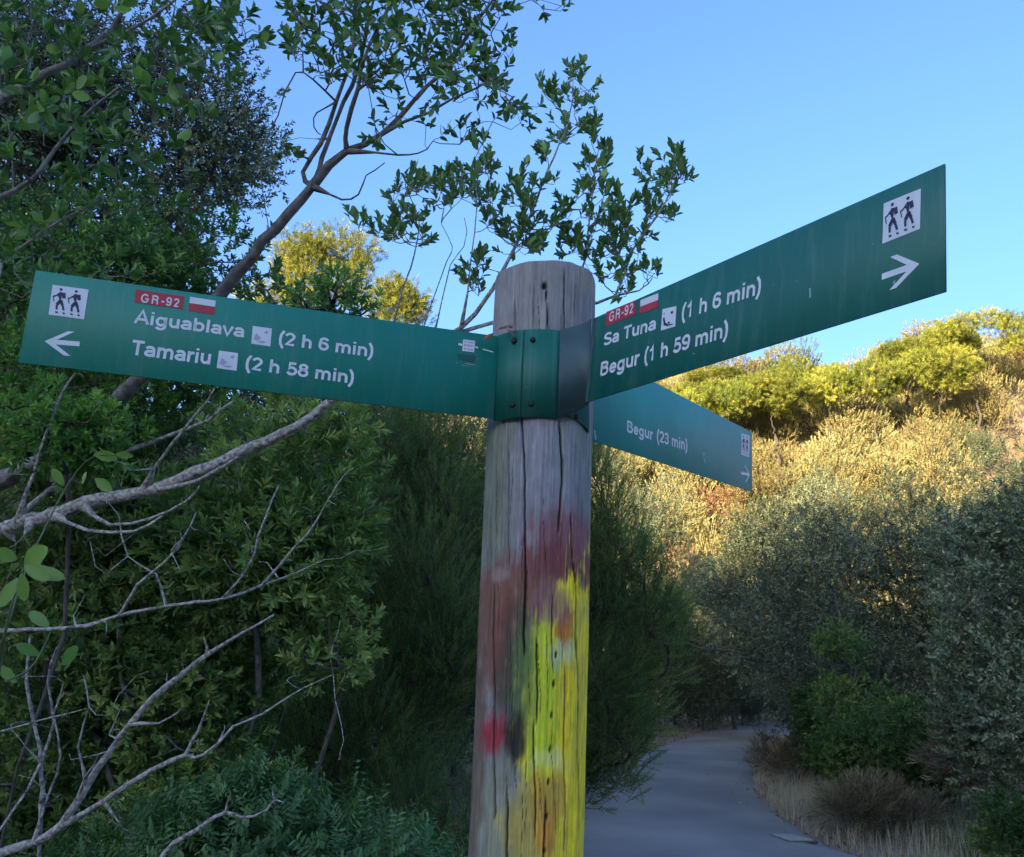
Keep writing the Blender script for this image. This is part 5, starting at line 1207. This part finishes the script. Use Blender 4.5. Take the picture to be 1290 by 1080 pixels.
# pale utility cover in the road
q = G(998, 1056, .03)
cv = obj('utility_cover', None, None, 'small pale rectangular cover set in the asphalt near the right edge of the road', 'cover', loc=(q[0], q[1], .034))
def slab(name, sx, sy, sz, mat, parent, z=0, bev=.004, rz=0):
    V = np.array([[a * sx / 2, b * sy / 2, z + c_ * sz] for c_ in (0, 1) for b in (-1, 1) for a in (-1, 1)])
    Fc = np.array([[0, 2, 3, 1], [4, 5, 7, 6], [0, 1, 5, 4], [2, 6, 7, 3], [0, 4, 6, 2], [1, 3, 7, 5]])
    o = obj(name, mkmesh(name, V, Fc, mat), parent); bv = o.modifiers.new('edge', 'BEVEL'); bv.width = bev; bv.segments = 2; o.rotation_euler[2] = rz; return o
slab('frame', .36, .42, .022, flat('rusty_frame', (.07, .06, .05), .7, noise=.3), cv, -.020, .003)
slab('lid', .29, .35, .022, flat('pale_concrete', (.27, .26, .22), .85, noise=.25, nscale=30, bump=.4), cv, -.011, .006)
cv.rotation_euler[2] = .25
# stones on the far shoulder, coloured pale to stand in for spots of sun
stone = flat('sun_pale_stone', (.42, .30, .17), .9, noise=.3, nscale=8, bump=.5)
for k, (px, py, sx, sz, lab) in enumerate(((965, 903, .55, .16, 'flat sandy rock painted sunlit-pale on the far shoulder of the bend, left one'), (1007, 901, .38, .34, 'rounded rock painted sunlit-pale on the far shoulder where the road leaves view'))):
    q = G(px, py + 3, 0); nu, nv = 14, 9; VV = []
    for a in range(nv):
        for b in range(nu):
            ph = math.pi * a / (nv - 1); th = 2 * math.pi * b / nu; rr = 1 + .22 * (rg.rand() - .5) * math.sin(ph)
            VV.append([sx * rr * math.sin(ph) * math.cos(th), sx * .6 * rr * math.sin(ph) * math.sin(th), sz * (rr * math.cos(ph) + .5)])
    Fc = [[a * nu + b, a * nu + (b + 1) % nu, (a + 1) * nu + (b + 1) % nu, (a + 1) * nu + b] for a in range(nv - 1) for b in range(nu)]
    o = obj('rock', mkmesh('rock', VV, Fc, stone), None, lab, 'rock', loc=(q[0], q[1], hz(q[0], q[1])))

# leaves and grit blown onto the asphalt
n = 900; src_ = np.concatenate([RLs, RRs])[rg.randint(320, size=n)]; xy = src_ + rg.randn(n, 2) * .38; ins = inpoly(xy[:, 0], xy[:, 1], poly); xy = xy[ins]
V, Fc, T = scatter([(V0, F0, np.zeros(4))], np.c_[xy, np.full(len(xy), .05)], rg.randn(len(xy), 3) * .5 + np.array([0, 0, .1]), .7 + .5 * rg.rand(len(xy)), .5 + .25 * rg.randn(len(xy)), rg)
obj('road_litter', mkmesh('road_litter', V, Fc, leafmat('road_leaf', (.12, .08, .05), (.24, .17, .10), (.36, .28, .18), trans=.05), tint=T), None, 'dry leaves scattered along the edges of the asphalt', 'leaf litter', kind='stuff')
